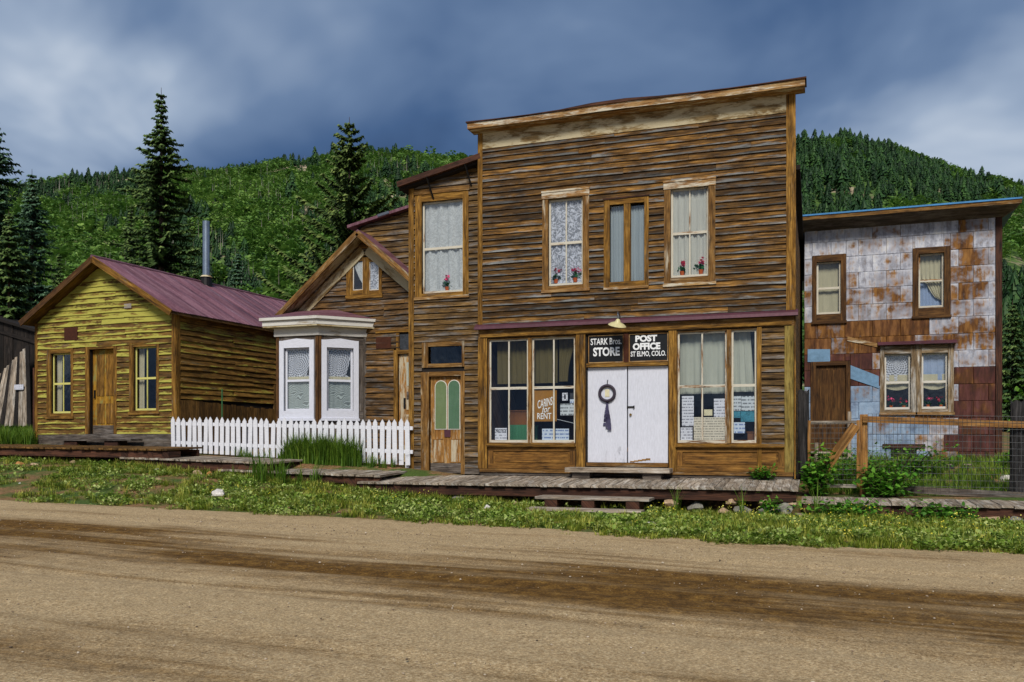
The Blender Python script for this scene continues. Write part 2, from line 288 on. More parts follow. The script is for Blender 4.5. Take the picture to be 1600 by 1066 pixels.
# ------------------------------------------------------------------ mesh helpers
ORG = {}                                      # world position of each thing's own origin
def mk_mesh(name, vs, fs, uv=None, mat=None, smooth=False):
    me = bpy.data.meshes.new(name); me.from_pydata([tuple(v) for v in vs], [], fs)
    if uv is not None:
        l = me.uv_layers.new(name='UVMap'); l.data.foreach_set('uv', np.array(uv, 'f').ravel())
    if mat: me.materials.append(MATS[mat])
    if smooth: me.polygons.foreach_set('use_smooth', [True]*len(me.polygons))
    me.update(); return me
def link(name, me, parent=None, loc=(0, 0, 0)):
    o = bpy.data.objects.new(name, me); C.objects.link(o); o.location = loc
    if parent is not None: o.parent = parent; ORG[o] = ORG[parent]
    return o
def tag(o, label=None, cat=None, group=None, kind=None):
    if label: o['label'] = label
    if cat: o['category'] = cat
    if group: o['group'] = group
    if kind: o['kind'] = kind
    return o
def thing(name, loc, label, cat, group=None):
    o = bpy.data.objects.new(name, None); C.objects.link(o); o.location = loc; ORG[o] = V(loc); o.empty_display_size = .2
    return tag(o, label, cat, group)
class MB:
    def __init__(s): s.v = []; s.f = []; s.uv = []
    def quad(s, pts, uvs=None):
        i = len(s.v); s.v += [V(p) for p in pts]; s.f.append(tuple(range(i, i+len(pts))))
        s.uv += uvs or [(p[0], p[1]+p[2]) for p in pts]; return s
    def hexa(s, P, UV):                       # 8 corners: bottom ring 0-3, top ring 4-7
        i = len(s.v); s.v += [V(p) for p in P]
        for q in ((0, 3, 2, 1), (4, 5, 6, 7), (0, 1, 5, 4), (1, 2, 6, 5), (2, 3, 7, 6), (3, 0, 4, 7)):
            s.f.append(tuple(i+k for k in q)); s.uv += [UV[k] for k in q]
        return s
    def box(s, x0, x1, y0, y1, z0, z1, g='x'):
        P = [(x0, y0, z0), (x1, y0, z0), (x1, y1, z0), (x0, y1, z0), (x0, y0, z1), (x1, y0, z1), (x1, y1, z1), (x0, y1, z1)]
        a = 'xyz'.index(g); return s.hexa(P, [(p[a], sum(p)-p[a]) for p in P])
    def fbox(s, fr, u0, u1, d0, d1, z0, z1, g=None):
        if g is None: g = 'u' if abs(u1-u0) > abs(z1-z0) else 'z'
        L = [(u0, d0, z0), (u1, d0, z0), (u1, d1, z0), (u0, d1, z0), (u0, d0, z1), (u1, d0, z1), (u1, d1, z1), (u0, d1, z1)]
        a = 'udz'.index(g); return s.hexa([fr.pt(*q) for q in L], [(q[a], sum(q)-q[a]) for q in L])
    def bar(s, p, q, w, t, side=None, w2=None):   # square bar from p to q: w across (along side), t along the third axis
        p, q = V(p), V(q); d = (q-p); L = d.length; d.normalize()
        sd = V(side) if side is not None else (V((0, 0, 1)) if abs(d.z) < .9 else V((1, 0, 0)))
        sd = (sd - d*sd.dot(d)).normalized(); th = d.cross(sd); w2 = w if w2 is None else w2
        P, UVs = [], []
        for e, ww, uu in ((p, w, 0), (q, w2, L)):
            for a, b in ((-1, -1), (1, -1), (1, 1), (-1, 1)):
                P.append(e + sd*(a*ww/2) + th*(b*t/2)); UVs.append((uu, a*ww/2+b*t/2))
        return s.hexa(P, UVs)
    def tube(s, pts, rad, n=8, cap=True):
        pts = [V(p) for p in pts]; rad = rad if isinstance(rad, (list, tuple)) else [rad]*len(pts)
        rings = []; L = 0; ref = V((.31, .77, .55))
        for k, p in enumerate(pts):
            d = (pts[min(k+1, len(pts)-1)]-pts[max(k-1, 0)]).normalized()
            a = d.cross(ref).normalized(); b = d.cross(a); i = len(s.v)
            if k: L += (p-pts[k-1]).length
            s.v += [p + (a*math.cos(t)+b*math.sin(t))*rad[k] for t in [6.2832*j/n for j in range(n)]]; rings.append((i, L))
        for (i, l0), (j, l1) in zip(rings, rings[1:]):
            for k in range(n):
                m = (k+1) % n; s.f.append((i+k, j+k, j+m, i+m)); s.uv += [(l0, k*.03), (l1, k*.03), (l1, k*.03+.03), (l0, k*.03+.03)]
        if cap:
            for (i, l), fl in ((rings[0], 0), (rings[-1], 1)):
                q = list(range(i, i+n)); s.f.append(tuple(q if fl else q[::-1])); s.uv += [(l, 0)]*n
        return s
    def prism(s, poly, fr, d0, d1):           # polygon (u,z) on a wall frame, pushed from depth d0 to d1
        n = len(poly); i = len(s.v)
        s.v += [fr.pt(u, d0, z) for u, z in poly] + [fr.pt(u, d1, z) for u, z in poly]
        s.f.append(tuple(range(i, i+n))); s.uv += list(poly); s.f.append(tuple(range(i+2*n-1, i+n-1, -1))); s.uv += list(poly)[::-1]
        for k in range(n):
            m = (k+1) % n; s.f.append((i+m, i+k, i+n+k, i+n+m)); s.uv += [poly[m], poly[k], poly[k], poly[m]]
        return s
    def build(s, name, mat, parent=None, smooth=False, label=None, cat=None, group=None, kind=None):
        if parent is not None: org = ORG[parent]
        else:
            a = np.array([tuple(v) for v in s.v]); lo, hi = a.min(0), a.max(0); org = V(((lo[0]+hi[0])/2, (lo[1]+hi[1])/2, lo[2]))
        me = mk_mesh(name, [v-org for v in s.v], s.f, s.uv, mat, smooth)
        o = link(name, me, parent, (0, 0, 0) if parent is not None else org)
        if parent is None: ORG[o] = org
        return tag(o, label, cat, group, kind)
def B(name, mat, parent, x0, x1, y0, y1, z0, z1, g=None):
    d = (abs(x1-x0), abs(y1-y0), abs(z1-z0)); g = g or 'xyz'[d.index(max(d))]
    return MB().box(x0, x1, y0, y1, z0, z1, g).build(name, mat, parent)
def FB(name, mat, parent, fr, *a, g=None): return MB().fbox(fr, *a, g=g).build(name, mat, parent)
def clap(parent, fr, u0, u1, z0, z1, pitch, mat, holes=(), lim=None, name='board', seg=(1.6, 3.6), jit=.0045, th=.046):
    z = z0; row = 0
    while z < z1-.02:
        zt = min(z+pitch, z1); zc = (z+zt)/2; a, b = u0, u1
        if lim:
            a, b = lim(zc); a = max(a, u0); b = min(b, u1)
        ea, eb = a, b
        if lim: (a0, b0), (a1, b1) = [(max(q_[0], u0), min(q_[1], u1)) for q_ in (lim(z), lim(zt))]; a1 = min(a1, b1); b1 = max(a1, b1)
        iv = [(a, b)] if b-a > .05 else []
        for (h0, h1, hz0, hz1) in holes:
            if hz0 < zc < hz1:
                nv = []
                for p, q in iv:
                    if h1 <= p or h0 >= q: nv.append((p, q)); continue
                    if h0-p > .03: nv.append((p, h0))
                    if q-h1 > .03: nv.append((h1, q))
                iv = nv
        for p, q in iv:
            x = p
            while x < q-.01:
                e = min(x+random.uniform(*seg), q)
                if q-e < .5: e = q
                n = max(1, min(5, int((e-x)/.55))); m = MB(); off = random.uniform(-.003, .003); prev = None; tilt = random.uniform(-.004, .004)
                for k in range(n+1):
                    t = x+(e-x)*k/n; jz = random.gauss(0, jit)+tilt*(k/n-.5); jd = random.gauss(0, jit*.7)
                    tb = tt_ = t
                    if lim and abs(t-ea) < 1e-4: tb, tt_ = a0, a1
                    if lim and abs(t-eb) < 1e-4: tb, tt_ = b0, b1
                    ring = [fr.pt(tb, .002, z+jz-.012), fr.pt(tb, -th+off+jd, z+jz-.012), fr.pt(tt_, -.008+off, zt+.004), fr.pt(tt_, .002, zt+.004)]
                    uvs = [(t, -.03), (t, 0), (t, zt-z), (t, zt-z+.02)]
                    if prev:
                        i = len(m.v)-4; m.v += ring; j = len(m.v)-4
                        for k2 in range(3):
                            m.f.append((i+k2, j+k2, j+k2+1, i+k2+1)); m.uv += [puv[k2], uvs[k2], uvs[k2+1], puv[k2+1]]
                    else: m.v += ring; i0 = 0; m.f.append((0, 1, 2, 3)); m.uv += uvs
                    prev = ring; puv = uvs
                j = len(m.v)-4; m.f.append((j+3, j+2, j+1, j)); m.uv += uvs[::-1]
                m.build(name, mat, parent); x = e+.004
        z = zt; row += 1
def sheath(parent, fr, u0, u1, z0, z1, holes, mat='dark_room', name='wall', th=.1, lim_poly=None):
    us = sorted({u0, u1, *[h for q in holes for h in q[:2] if u0 < h < u1]}); zs = sorted({z0, z1, *[h for q in holes for h in q[2:] if z0 < h < z1]})
    m = MB()
    for a, b in zip(us, us[1:]):
        for p, q in zip(zs, zs[1:]):
            cu, cz = (a+b)/2, (p+q)/2
            if any(h[0] < cu < h[1] and h[2] < cz < h[3] for h in holes): continue
            m.fbox(fr, a, b, .004, th, p, q)
    if lim_poly: m.prism(lim_poly, fr, .004, th)
    return m.build(name, mat, parent)
def window(parent, fr, cas, sash, cols, rail, mc, ms, cap=False, sillmat=None, rows=2, name='window', muntin=.028, inset=.05, paneless=False, proud=.04, stile=.045):
    c0, c1, z0, z1 = cas; s0, s1, q0, q1 = sash; m = MB()
    m.fbox(fr, c0, s0, -proud, .12, z0, z1, 'z').fbox(fr, s1, c1, -proud, .12, z0, z1, 'z')
    m.fbox(fr, s0, s1, -proud+.002, .12, q1, z1, 'u').fbox(fr, s0, s1, -proud+.002, .12, z0, q0, 'u')
    w = m.build(name, mc, parent)
    if cap: MB().fbox(fr, c0-.015, c1+.015, -proud-.03, 0, z1-.005, z1+.035, 'u').fbox(fr, c0-.01, c1+.01, -proud-.015, 0, z1-.15, z1-.006, 'u').build('head_cap', 'trim_white', w)
    MB().fbox(fr, c0-.02, c1+.02, -proud-.03, 0, z0-.07, z0-.003, 'u').build('sill', sillmat or mc, w)
    zs = [(q0, q1)] if rows == 1 else [(q0, rail), (rail, q1)]
    for i, (a, b) in enumerate(zs):
        d = inset + (0 if i or rows == 1 else .0); dd = d+.03; st = stile; m = MB()
        m.fbox(fr, s0, s0+st, d, dd, a, b, 'z').fbox(fr, s1-st, s1, d, dd, a, b, 'z')
        bt = .06 if i == 0 else .03; tp = .03 if (rows == 2 and i == 0) else .045
        m.fbox(fr, s0+st, s1-st, d+.001, dd, a, a+bt, 'u').fbox(fr, s0+st, s1-st, d+.001, dd, b-tp, b, 'u')
        gw = (s1-s0-2*st-(cols-1)*muntin)/cols
        for k in range(cols):
            x = s0+st+k*(gw+muntin)
            if k: m.fbox(fr, x-muntin, x, d+.003, dd, a+bt, b-tp, 'z')
        so = m.build('sash', ms, w)
        for k in range(cols):
            x = s0+st+k*(gw+muntin)
            MB().fbox(fr, x-.004, x+gw+.004, d+.014, d+.018, a+bt-.004, b-tp+.004).build('pane', 'glass', w)
    return w
def curtain(fr, u0, u1, z0, z1, d, mat, label, amp=.025, waves=7, shape=None, cat='curtain', group=None, name='curtain'):
    nx, nz = 28, 10; vs, fs, uv = [], [], []; ph = random.random()*6
    for j in range(nz+1):
        for i in range(nx+1):
            s, t = i/nx, j/nz; a, b = (u0, u1); zz = z0+(z1-z0)*t
            if shape: s2, zz = shape(s, t); u = u0+(u1-u0)*s2; zz = z0+(z1-z0)*zz
            else: u = u0+(u1-u0)*s
            y = d+amp*math.sin(s*waves*6.283+ph+.6*math.sin(t*3))*(.5+.5*(1-t)) + amp*.4*math.sin(s*waves*2.7*6.283+ph)
            vs.append(fr.pt(u, y, zz)); uv.append(((u1-u0)*s, (z1-z0)*t))
    luv = []
    for j in range(nz):
        for i in range(nx):
            q = (j*(nx+1)+i, j*(nx+1)+i+1, (j+1)*(nx+1)+i+1, (j+1)*(nx+1)+i); fs.append(q); luv += [uv[k] for k in q]
    org = fr.pt((u0+u1)/2, d, z0); me = mk_mesh(name, [v-org for v in vs], fs, luv, mat, True)
    o = link(name, me, None, org); ORG[o] = org; return tag(o, label, cat, group)
def textmesh(txt, fr, u0, u1, z0, z1, d, mat, parent, bold=.02, slant=0., shear=0., name='lettering'):
    cu = bpy.data.curves.new('t', 'FONT'); cu.body = txt; cu.offset = bold; cu.extrude = .004; cu.resolution_u = 3; cu.shear = shear
    to = bpy.data.objects.new('t', cu); C.objects.link(to); dg = bpy.context.evaluated_depsgraph_get()
    me = bpy.data.meshes.new_from_object(to.evaluated_get(dg)); bpy.data.objects.remove(to); bpy.data.curves.remove(cu)
    a = np.zeros(len(me.vertices)*3); me.vertices.foreach_get('co', a); a = a.reshape(-1, 3); lo, hi = a.min(0), a.max(0)
    s = (a[:, 0]-lo[0])/(hi[0]-lo[0]); t = (a[:, 1]-lo[1])/(hi[1]-lo[1])
    u = u0+(u1-u0)*s; z = z0+(z1-z0)*t+slant*(s-.5); dz = d - (a[:, 2]-lo[2])*.5
    P = [fr.pt(u[i], dz[i], z[i])-ORG[parent] for i in range(len(a))]
    me.vertices.foreach_set('co', np.array([tuple(p) for p in P], 'f').ravel()); me.materials.clear(); me.materials.append(MATS[mat]); me.update()
    me.name = name; return link(name, me, parent)
def nz2(x, y, s=1.):                          # cheap smooth noise
    return (math.sin(x*1.7*s+y*.9*s+1.3)+math.sin(x*-.8*s+y*2.1*s+4.1)+math.sin(x*3.1*s+y*1.3*s+.7)*.6+math.sin(x*1.1*s-y*3.7*s+2.2)*.5)/3.1
# ------------------------------------------------------------------ ground
def lerp(x, xs, ys): return float(np.interp(x, xs, ys))
def zroad(X): return -.64-.018*max(-60, min(60, X))
def edgeY(X): return lerp(X, [-60, -14.5, -11.7, -9.2, -6.2, -3.5, -1.5, .65, 3, 30], [-7.1, -6.9, -6.5, -6.4, -6.35, -6.7, -7.0, -6.75, -6.1, -5.8])
def zwalk(X): return lerp(X, [-60, -22, -16, -13, -10, -8, -4, 0, 5, 40], [.8, .28, .12, -.08, -.34, -.5, -.66, -.7, -.72, -.75])
def zyard(X): return lerp(X, [-60, -22, -16, -9.2, -7, 0, 5, 40], [1.2, .62, .44, .12, -.12, -.36, -.3, -.3])
def sm(t): t = max(0., min(1., t)); return t*t*(3-2*t)
def ground(X, Y):
    e = edgeY(X)
    if Y < e: return zroad(X)-.05*min(1, (e-Y)/.25)
    if Y < -1.9:
        t = (Y-e)/(-1.9-e); z = zroad(X)+(zwalk(X)-zroad(X))*(sm(t)*.6+t*.4); z += .035*nz2(X, Y, 1.1)*min(1, t*6)*(1-t*.5)+.035*min(1, t*5)
    elif Y < 0: z = zwalk(X)+(zyard(X)-zwalk(X))*sm((Y+1.9)/1.9)
    else: z = zyard(X)+(.62*sm(Y/5) if X > .2 else .25*sm(Y/10))
    if Y > 12: z += .045*(Y-12)
    return z
def sheet(name, xs, ys, fz, mat, kind='structure'):
    vs = [(x, y, fz(x, y)) for y in ys for x in xs]; n = len(xs); fs = [(j*n+i, j*n+i+1, (j+1)*n+i+1, (j+1)*n+i) for j in range(len(ys)-1) for i in range(n-1)]
    me = mk_mesh(name, vs, fs, None, mat, True); o = link(name, me); return tag(o, kind=kind)
gx = sorted(set(list(np.arange(-26, 12.01, .3))+list(np.linspace(-400, -30, 16))+list(np.linspace(16, 400, 16))))
gy = sorted(set(list(np.arange(-8, 1.01, .22))+list(np.arange(1.6, 12, .8))+list(np.linspace(13, 200, 18))+[-60, -30, -12]))
sheet('ground', gx, gy, ground, 'soil')
rx = list(np.linspace(-300, -40, 8))+list(np.arange(-34, 26, .8))+list(np.linspace(30, 300, 8))
sheet('road', rx, [-60, -40, -28]+list(np.arange(-22, -5.2, .1)), lambda x, y: zroad(x)+.014*nz2(x*.15, y*1.2, 1.)+.006*nz2(x*.35, y*7., 1.)+.02*math.exp(-((y+6.9)/.5)**2)-.02*math.exp(-((y+10)/1.)**2)-sum(.022*math.exp(-((y+yc+.12*math.sin(x*.4+yc)+.015*x)/.16)**2) for yc in (8.5, 9.9, 11.3, 12.6, 14.1)), 'road')
# ------------------------------------------------------------------ the general store
fs_ = Fr((0, 0, 0), (1, 0, 0), (0, -1, 0)); R0 = fs_.rect
store = thing('general_store', (-3.6, 0, 0), 'two-storey brown clapboard false-front store with white double doors', 'building')
W = 7.2; D = 9.; ZT = 8.05
w1c, w1s = R0(848, 299, 921, 452), R0(857, 310, 911, 446); w2c = R0(944, 310, 1014, 448)
w2a, w2b = R0(953, 320, 975, 441), R0(985, 320, 1007, 441); w3c, w3s = R0(1038, 283, 1118, 442), R0(1048, 293, 1107, 433)
L1, L2 = R0(763.5, 529, 826, 692), R0(830.5, 526, 899.5, 692); Rw1, Rw2 = R0(1058, 517, 1136.5, 693), R0(1142, 516, 1183, 695)
dl, dr = R0(917, 573, 980, 724), R0(980, 572, 1044, 726)
zst = fs_.U(1000, 498)[1]; zbeam0 = fs_.U(1000, 519)[1]
zdb = dl[2]; zsill = (L1[2]+Rw1[2])/2; zhead = min(L1[3], Rw1[3]); zb2 = fs_.U(1000, 735)[1]
holes = [w1s, (w2a[0], w2b[1], w2a[2], w2a[3]), w3s, (L1[0], L2[1], zsill, zhead), (Rw1[0], Rw2[1], zsill, zhead), (dl[0], dr[1], zdb, zhead)]
sheath(store, fs_, -W, 0, -.02, ZT, holes)
# side, back walls, floor and roof
MB().box(-W+.02, -W+.1, .12, D, -.02, 5.8).box(-.1, -.002, .104, D, -.02, 5.8, 'y').box(-W+.1, -.1, D-.1, D, 0, 5.8).build('wall', 'plank_brown', store)
MB().box(-W+.1, -.1, .12, D-.1, -.05, .02).box(-W+.1, -.1, .12, D-.1, 3.82, 3.92).box(-W+.1, -.1, 2.4, 2.5, .02, 3.8).build('floor', 'dark_room', store)
MB().hexa([(-W+.0, .11, 6.6), (.12, .11, 6.6), (.12, D+.3, 5.8), (-W, D+.3, 5.8), (-W, .11, 6.7), (.12, .11, 6.7), (.12, D+.3, 5.9), (-W, D+.3, 5.9)], [(0, 0)]*8).build('roof', 'tarpaper', store)
for k in range(29):                                        # boards of the side wall, seen almost edge on
    z = .02+k*.2; MB().box(-.001, .028, .13, D, z, z+.19, 'y').build('board', 'plank_brown', store)
grow = lambda r, e: (r[0]-e, r[1]+e, r[2]-e, r[3]+e)
ho = [grow(w1c, .0), grow(w2c, 0), grow(w3c, 0)]
zfz0, zfz1 = fs_.U(1000, 204)[1], fs_.U(1000, 176)[1]
clap(store, fs_, -W+.1, -.16, zst+.05, zfz0, .142, 'clap_store', ho)
MB().fbox(fs_, -W+.1, -.16, -.028, 0, zfz0, zfz1-.02, 'u').build('frieze', 'trim_cream', store)
zc = 8.37                                                   # cornice: soffit board, crown and top cap, with a sag in the middle
def corn(name, mat, y0, y1, za, zb, x0, x1, n=10):
    m = MB(); 
    for k in range(n):
        a, b = x0+(x1-x0)*k/n, x0+(x1-x0)*(k+1)/n; j = lambda x: .02*math.sin(x*1.3)+(.035 if -4.4 < x < -3.1 else 0)*1.
        P = [(a, y0, za+j(a)*.3), (b, y0, za+j(b)*.3), (b, y1, za+j(b)*.3), (a, y1, za+j(a)*.3), (a, y0, zb+j(a)), (b, y0, zb+j(b)), (b, y1, zb+j(b)), (a, y1, zb+j(a))]
        m.hexa(P, [(p[0], p[1]+p[2]) for p in P])
    return m.build(name, mat, store)
corn('cornice', 'trim_white', -.34, .1, zc-.17, zc-.03, -W-.17, .22); corn('cornice_cap', 'beam_dark', -.37, .15, zc-.028, zc+.0, -W-.2, .25)
P = [(-W-.1, -.12, zfz1-.03), (.13, -.12, zfz1-.03), (.13, .02, zfz1-.03), (-W-.1, .02, zfz1-.03), (-W-.15, -.31, zc-.175), (.2, -.31, zc-.175), (.2, .02, zc-.175), (-W-.15, .02, zc-.175)]
MB().hexa(P, [(p[0], p[1]+p[2]) for p in P]).build('crown_moulding', 'trim_white', store)
for a, b in ((-W-.02, -W+.1), (-.16, .03)):
    FB('corner_board', 'trim_gold', store, fs_, a, b, -.045, .0, zst+.03, zfz1-.03)
FB('corner_board', 'trim_gold', store, Fr((.03, 0, 0), (0, 1, 0), (1, 0, 0)), -.04, .13, -.002, .026, 0, 7.3, g='z')
P = [(-W-.08, -.16, zst-.1), (.08, -.16, zst-.1), (.08, .0, zst-.1), (-W-.08, .0, zst-.1), (-W-.08, -.13, zst-.03), (.08, -.13, zst-.03), (.08, .0, zst+.05), (-W-.08, .0, zst+.05)]
MB().hexa(P, [(p[0], p[1]) for p in P]).build('drip_ledge', 'purple_metal', store)
FB('header_beam', 'trim_worn', store, fs_, -W+.0, .0, -.05, 0, zbeam0, zst-.104); FB('header_strip', 'trim_gold', store, fs_, -W+.05, -.05, -.075, -.052, zbeam0+.02, zbeam0+.09)
def pil(p0, p1, mat='trim_gold', z0=None, z1=None, d=-.05):
    a, b = fs_.U(p0, 620)[0], fs_.U(p1, 620)[0]; return FB('pilaster', mat, store, fs_, a, b, d, 0, zb2 if z0 is None else z0, zbeam0-.003 if z1 is None else z1, g='z')
pil(748, 762, 'trim_gold'); pil(901, 915, 'trim_gold'); pil(1045.5, 1057.5, 'trim_gold'); pil(1183.5, 1190, 'trim_gold'); pil(1226, 1240, 'post_yellowgreen')
a, b = fs_.U(1190, 600)[0], fs_.U(1226, 600)[0]
sheath(store, fs_, a, b, zsill-.1, zbeam0, [], name='backing', th=.002); clap(store, fs_, a, b, zsill-.02, zbeam0, .142, 'clap_wing')
# display windows: each sash its own window part
def shopwin(r, cols, rail, ms='sash_brown'):
    r = (r[0], r[1], zsill, zhead)
    cas = (r[0]-.002, r[1]+.002, r[2]-.01, r[3]+.01)
    return window(store, fs_, cas, (r[0]+.012, r[1]-.012, r[2]+.01, r[3]-.01), cols, rail, 'trim_worn', ms, proud=.02, inset=.03, muntin=.035, stile=.04)
rail = fs_.U(832, 606)[1]; rr = fs_.U(1120, 603)[1]
shopwin(L1, 2, rail); shopwin(L2, 2, rail); shopwin(Rw1, 2, rr); shopwin(Rw2, 1, rr)
for a, b in ((L1[1], L2[0]), (Rw1[1], Rw2[0])): FB('mullion_post', 'trim_worn', store, fs_, a+.004, b-.004, -.03, .1, zsill, zhead, g='z')
for a, b in ((L1[0]-.0, L2[1]), (Rw1[0], fs_.U(1226, 700)[0])):                    # sill and panelled stall riser
    FB('window_sill', 'trim_gold', store, fs_, a-.02, b+.0, -.11, .02, zsill-.085, zsill-.012)
    z1, z0 = zsill-.09, zb2
    FB('stall_riser', 'panel_brown', store, fs_, a, b, -.012, .0, z0, z1)
    for (u0, u1, q0, q1) in ((a, b, z1-.1, z1-.003), (a, b, z0+.003, z0+.12), (a, a+.13, z0+.12, z1-.1), (b-.13, b, z0+.12, z1-.1)):
        FB('riser_rail', 'panel_brown', store, fs_, u0, u1, -.035, -.0125, q0, q1)
    FB('riser_panel', 'panel_brown', store, fs_, a+.17, b-.17, -.024, -.013, z0+.155, z1-.135)
FB('base_board', 'base_grey', store, fs_, -W+.04, -.03, -.03, 0, -.01, zb2-.09); FB('base_ledge', 'trim_worn', store, fs_, -W+.03, -.02, -.06, 0, zb2-.085, zb2-.004)
# double doors, door frame and the two sign panes above
zdt = (dl[3]+dr[3])/2
for r in (dl, dr):
    dd = MB().fbox(fs_, r[0]+.014, r[1]-.012, .035, .075, zdb+.02, zdt-.01, 'z').build('door', 'door_white', store)
    if r is dr:
        hx = fs_.U(986, 636)
        MB().fbox(fs_, hx[0]-.1, hx[0]+.05, .015, .034, hx[1]-.018, hx[1]+.018).fbox(fs_, hx[0]+.05, hx[0]+.075, .0, .034, hx[1]-.035, hx[1]+.03).build('hasp', 'iron', dd)
        kx = fs_.U(985, 648); m = MB(); m.tube([fs_.pt(kx[0], .034, kx[1]), fs_.pt(kx[0], .01, kx[1]), fs_.pt(kx[0], -.015, kx[1])], [.022, .03, .018], 10).build('knob', 'brass', dd)
        m = MB(); 
        for k in range(5): m.fbox(fs_, r[0]+.06+k*.09, r[0]+.16+k*.09, .027, .034, zdb+.03+.012*k, zdb+.055+.016*k)
        m.build('split_board', 'trim_worn', dd)
    else: FB('astragal', 'door_white', dd, fs_, r[1]-.06, r[1]-.014, .022, .0345, zdb+.02, zdt-.01, g='z')
FB('door_threshold', 'trim_worn', store, fs_, dl[0], dr[1], -.06, .1, zdb-.07, zdb+.015); FB('transom_bar', 'trim_gold', store, fs_, dl[0], dr[1], -.05, .1, zdt, zdt+.09)
FB('transom_mullion', 'rust_plate', store, fs_, fs_.U(974.5, 540)[0], fs_.U(982.5, 540)[0], -.03, .1, zdt+.092, zhead, g='z')
s1, s2 = R0(919, 524, 974.5, 562), R0(982.5, 519, 1044, 560)
for r, lab, tx in ((s1, 'small black window sign with white letters reading STORE above left door', [('STARK Bros.', R0(923, 528.5, 971, 538.7, .02), .012), ('STORE', R0(926.5, 542.5, 968, 556.5), .035)]),
                   (s2, 'black sign with white letters reading POST OFFICE above right door', [('POST', R0(992.5, 523.5, 1026.5, 534), .05), ('OFFICE', R0(988.5, 535.5, 1031.5, 546.5), .05), ('ST ELMO, COLO.', R0(985.5, 548.5, 1040.5, 558, .02), .02)])):
    z0, z1 = zdt+.095, zhead-.005
    t = thing('door_sign', fs_.pt((r[0]+r[1])/2, .02, z0), lab, 'sign')
    FB('sign_board', 'sign_black', t, fs_, r[0]+.02, r[1]-.02, .02, .04, z0+.02, z1-.02)
    m = MB().fbox(fs_, r[0], r[0]+.02, .0, .04, z0, z1).fbox(fs_, r[1]-.02, r[1], .0, .04, z0, z1).fbox(fs_, r[0]+.02, r[1]-.02, .0, .04, z0, z0+.02).fbox(fs_, r[0]+.02, r[1]-.02, .0, .04, z1-.02, z1).build('sign_frame', 'trim_white', t)
    for s, q, bo in tx: textmesh(s, fs_, q[0], q[1], q[2], q[3], .0195, 'letter_white', t, bo)
# upper windows
window(store, fs_, w1c, w1s, 2, fs_.U(885, 379)[1], 'trim_worn', 'sash_brown', cap=True, sillmat='trim_white')
window(store, fs_, w3c, w3s, 2, fs_.U(1079, 363)[1], 'trim_worn', 'sash_brown', cap=True, sillmat='trim_white')
m = MB().fbox(fs_, w2c[0], w2a[0], -.04, .12, w2c[2], w2c[3], 'z').fbox(fs_, w2b[1], w2c[1], -.04, .12, w2c[2], w2c[3], 'z').fbox(fs_, w2a[1], w2b[0], -.03, .12, w2a[2], w2a[3], 'z')
m.fbox(fs_, w2a[0], w2b[1], -.038, .12, w2a[3], w2c[3], 'u').fbox(fs_, w2a[0], w2b[1], -.038, .12, w2c[2], w2a[2], 'u')
w = m.build('window', 'trim_gold', store); FB('sill', 'trim_white', w, fs_, w2c[0], w2c[1], -.07, 0, w2c[2]-.06, w2c[2]-.003); FB('head_cap', 'beam_dark', w, fs_, w2c[0]-.02, w2c[1]+.02, -.06, 0, w2c[3]+.002, w2c[3]+.03)
for r in (w2a, w2b): FB('pane', 'glass', w, fs_, r[0], r[1], .06, .065, r[2], r[3])
cur = lambda r, d, mat, lab, **k: curtain(fs_, r[0], r[1], r[2], r[3], d, mat, lab, **k)
cur(w1s, .105, 'lace_floral', 'white floral lace curtain in upstairs window over the store sign', waves=5, amp=.03); cur(w3s, .105, 'lace_dots', 'cream dotted net curtain in upstairs window nearest the store corner', waves=6, amp=.035)
cur(w2a, .1, 'lace_stripe', 'pleated grey curtain in left half of narrow double window', waves=5); cur(w2b, .1, 'lace_stripe', 'pleated grey curtain in right half of narrow double window', waves=5)
for r, nm in ((w1s, 'first'), (w2a, ''), (w3s, '')): FB('gloom_sheet', 'dark_room', store, fs_, r[0]-.2, (r[1] if r is not w2a else w2b[1])+.2, .42, .44, r[2]-.2, r[3]+.2)  # dark sheet: gloom of the room behind the curtains put into its colour
# inside the left display window: olive drapes, the cabin sign, papers, a green cabinet
zr = rail
for a, b, lab in ((L1[0]+.12, (L1[0]+L1[1])/2, 'olive cloth hanging in first pane of left shop window'), ((L1[0]+L1[1])/2, L1[1]-.1, 'olive cloth hanging in second pane of left shop window'), (L2[0], (L2[0]+L2[1])/2+.02, 'olive cloth hanging above the CABINS sign')):
    curtain(fs_, a, b, zr+.12, zhead+.05, .25+random.random()*.05, 'cloth_olive', lab, amp=.02, waves=3)
curtain(fs_, (L2[0]+L2[1])/2+.05, L2[1], zr+.15, zhead+.05, .27, 'cloth_olive', 'olive cloth drawn aside at right of left shop window', amp=.02, waves=3, shape=lambda s, t: (s*(.45+.55*t**2), t))
t = thing('cabin_sign', fs_.pt(0, 0, 0), 'brown board lettered CABINS for RENT in shop window', 'sign'); r = R0(835, 610, 866, 658.6, .07)
t.location = ORG[t] = fs_.pt(r[0], .07, r[2])
FB('board', 'sign_brown', t, fs_, r[0], r[1]+.06, .07, .08, r[2], r[3])
q = R0(840, 623, 863.5, 636, .069); textmesh('CABINS', fs_, q[0], q[1], q[2], q[3], .069, 'letter_white', t, .01, slant=.09)
q = R0(847, 634, 860, 644.5, .069); textmesh('for', fs_, q[0], q[1], q[2], q[3], .069, 'letter_white', t, .005, slant=.03, shear=.3)
q = R0(839.5, 645.5, 861.5, 655, .069); textmesh('RENT', fs_, q[0], q[1], q[2], q[3], .069, 'letter_white', t, .01)
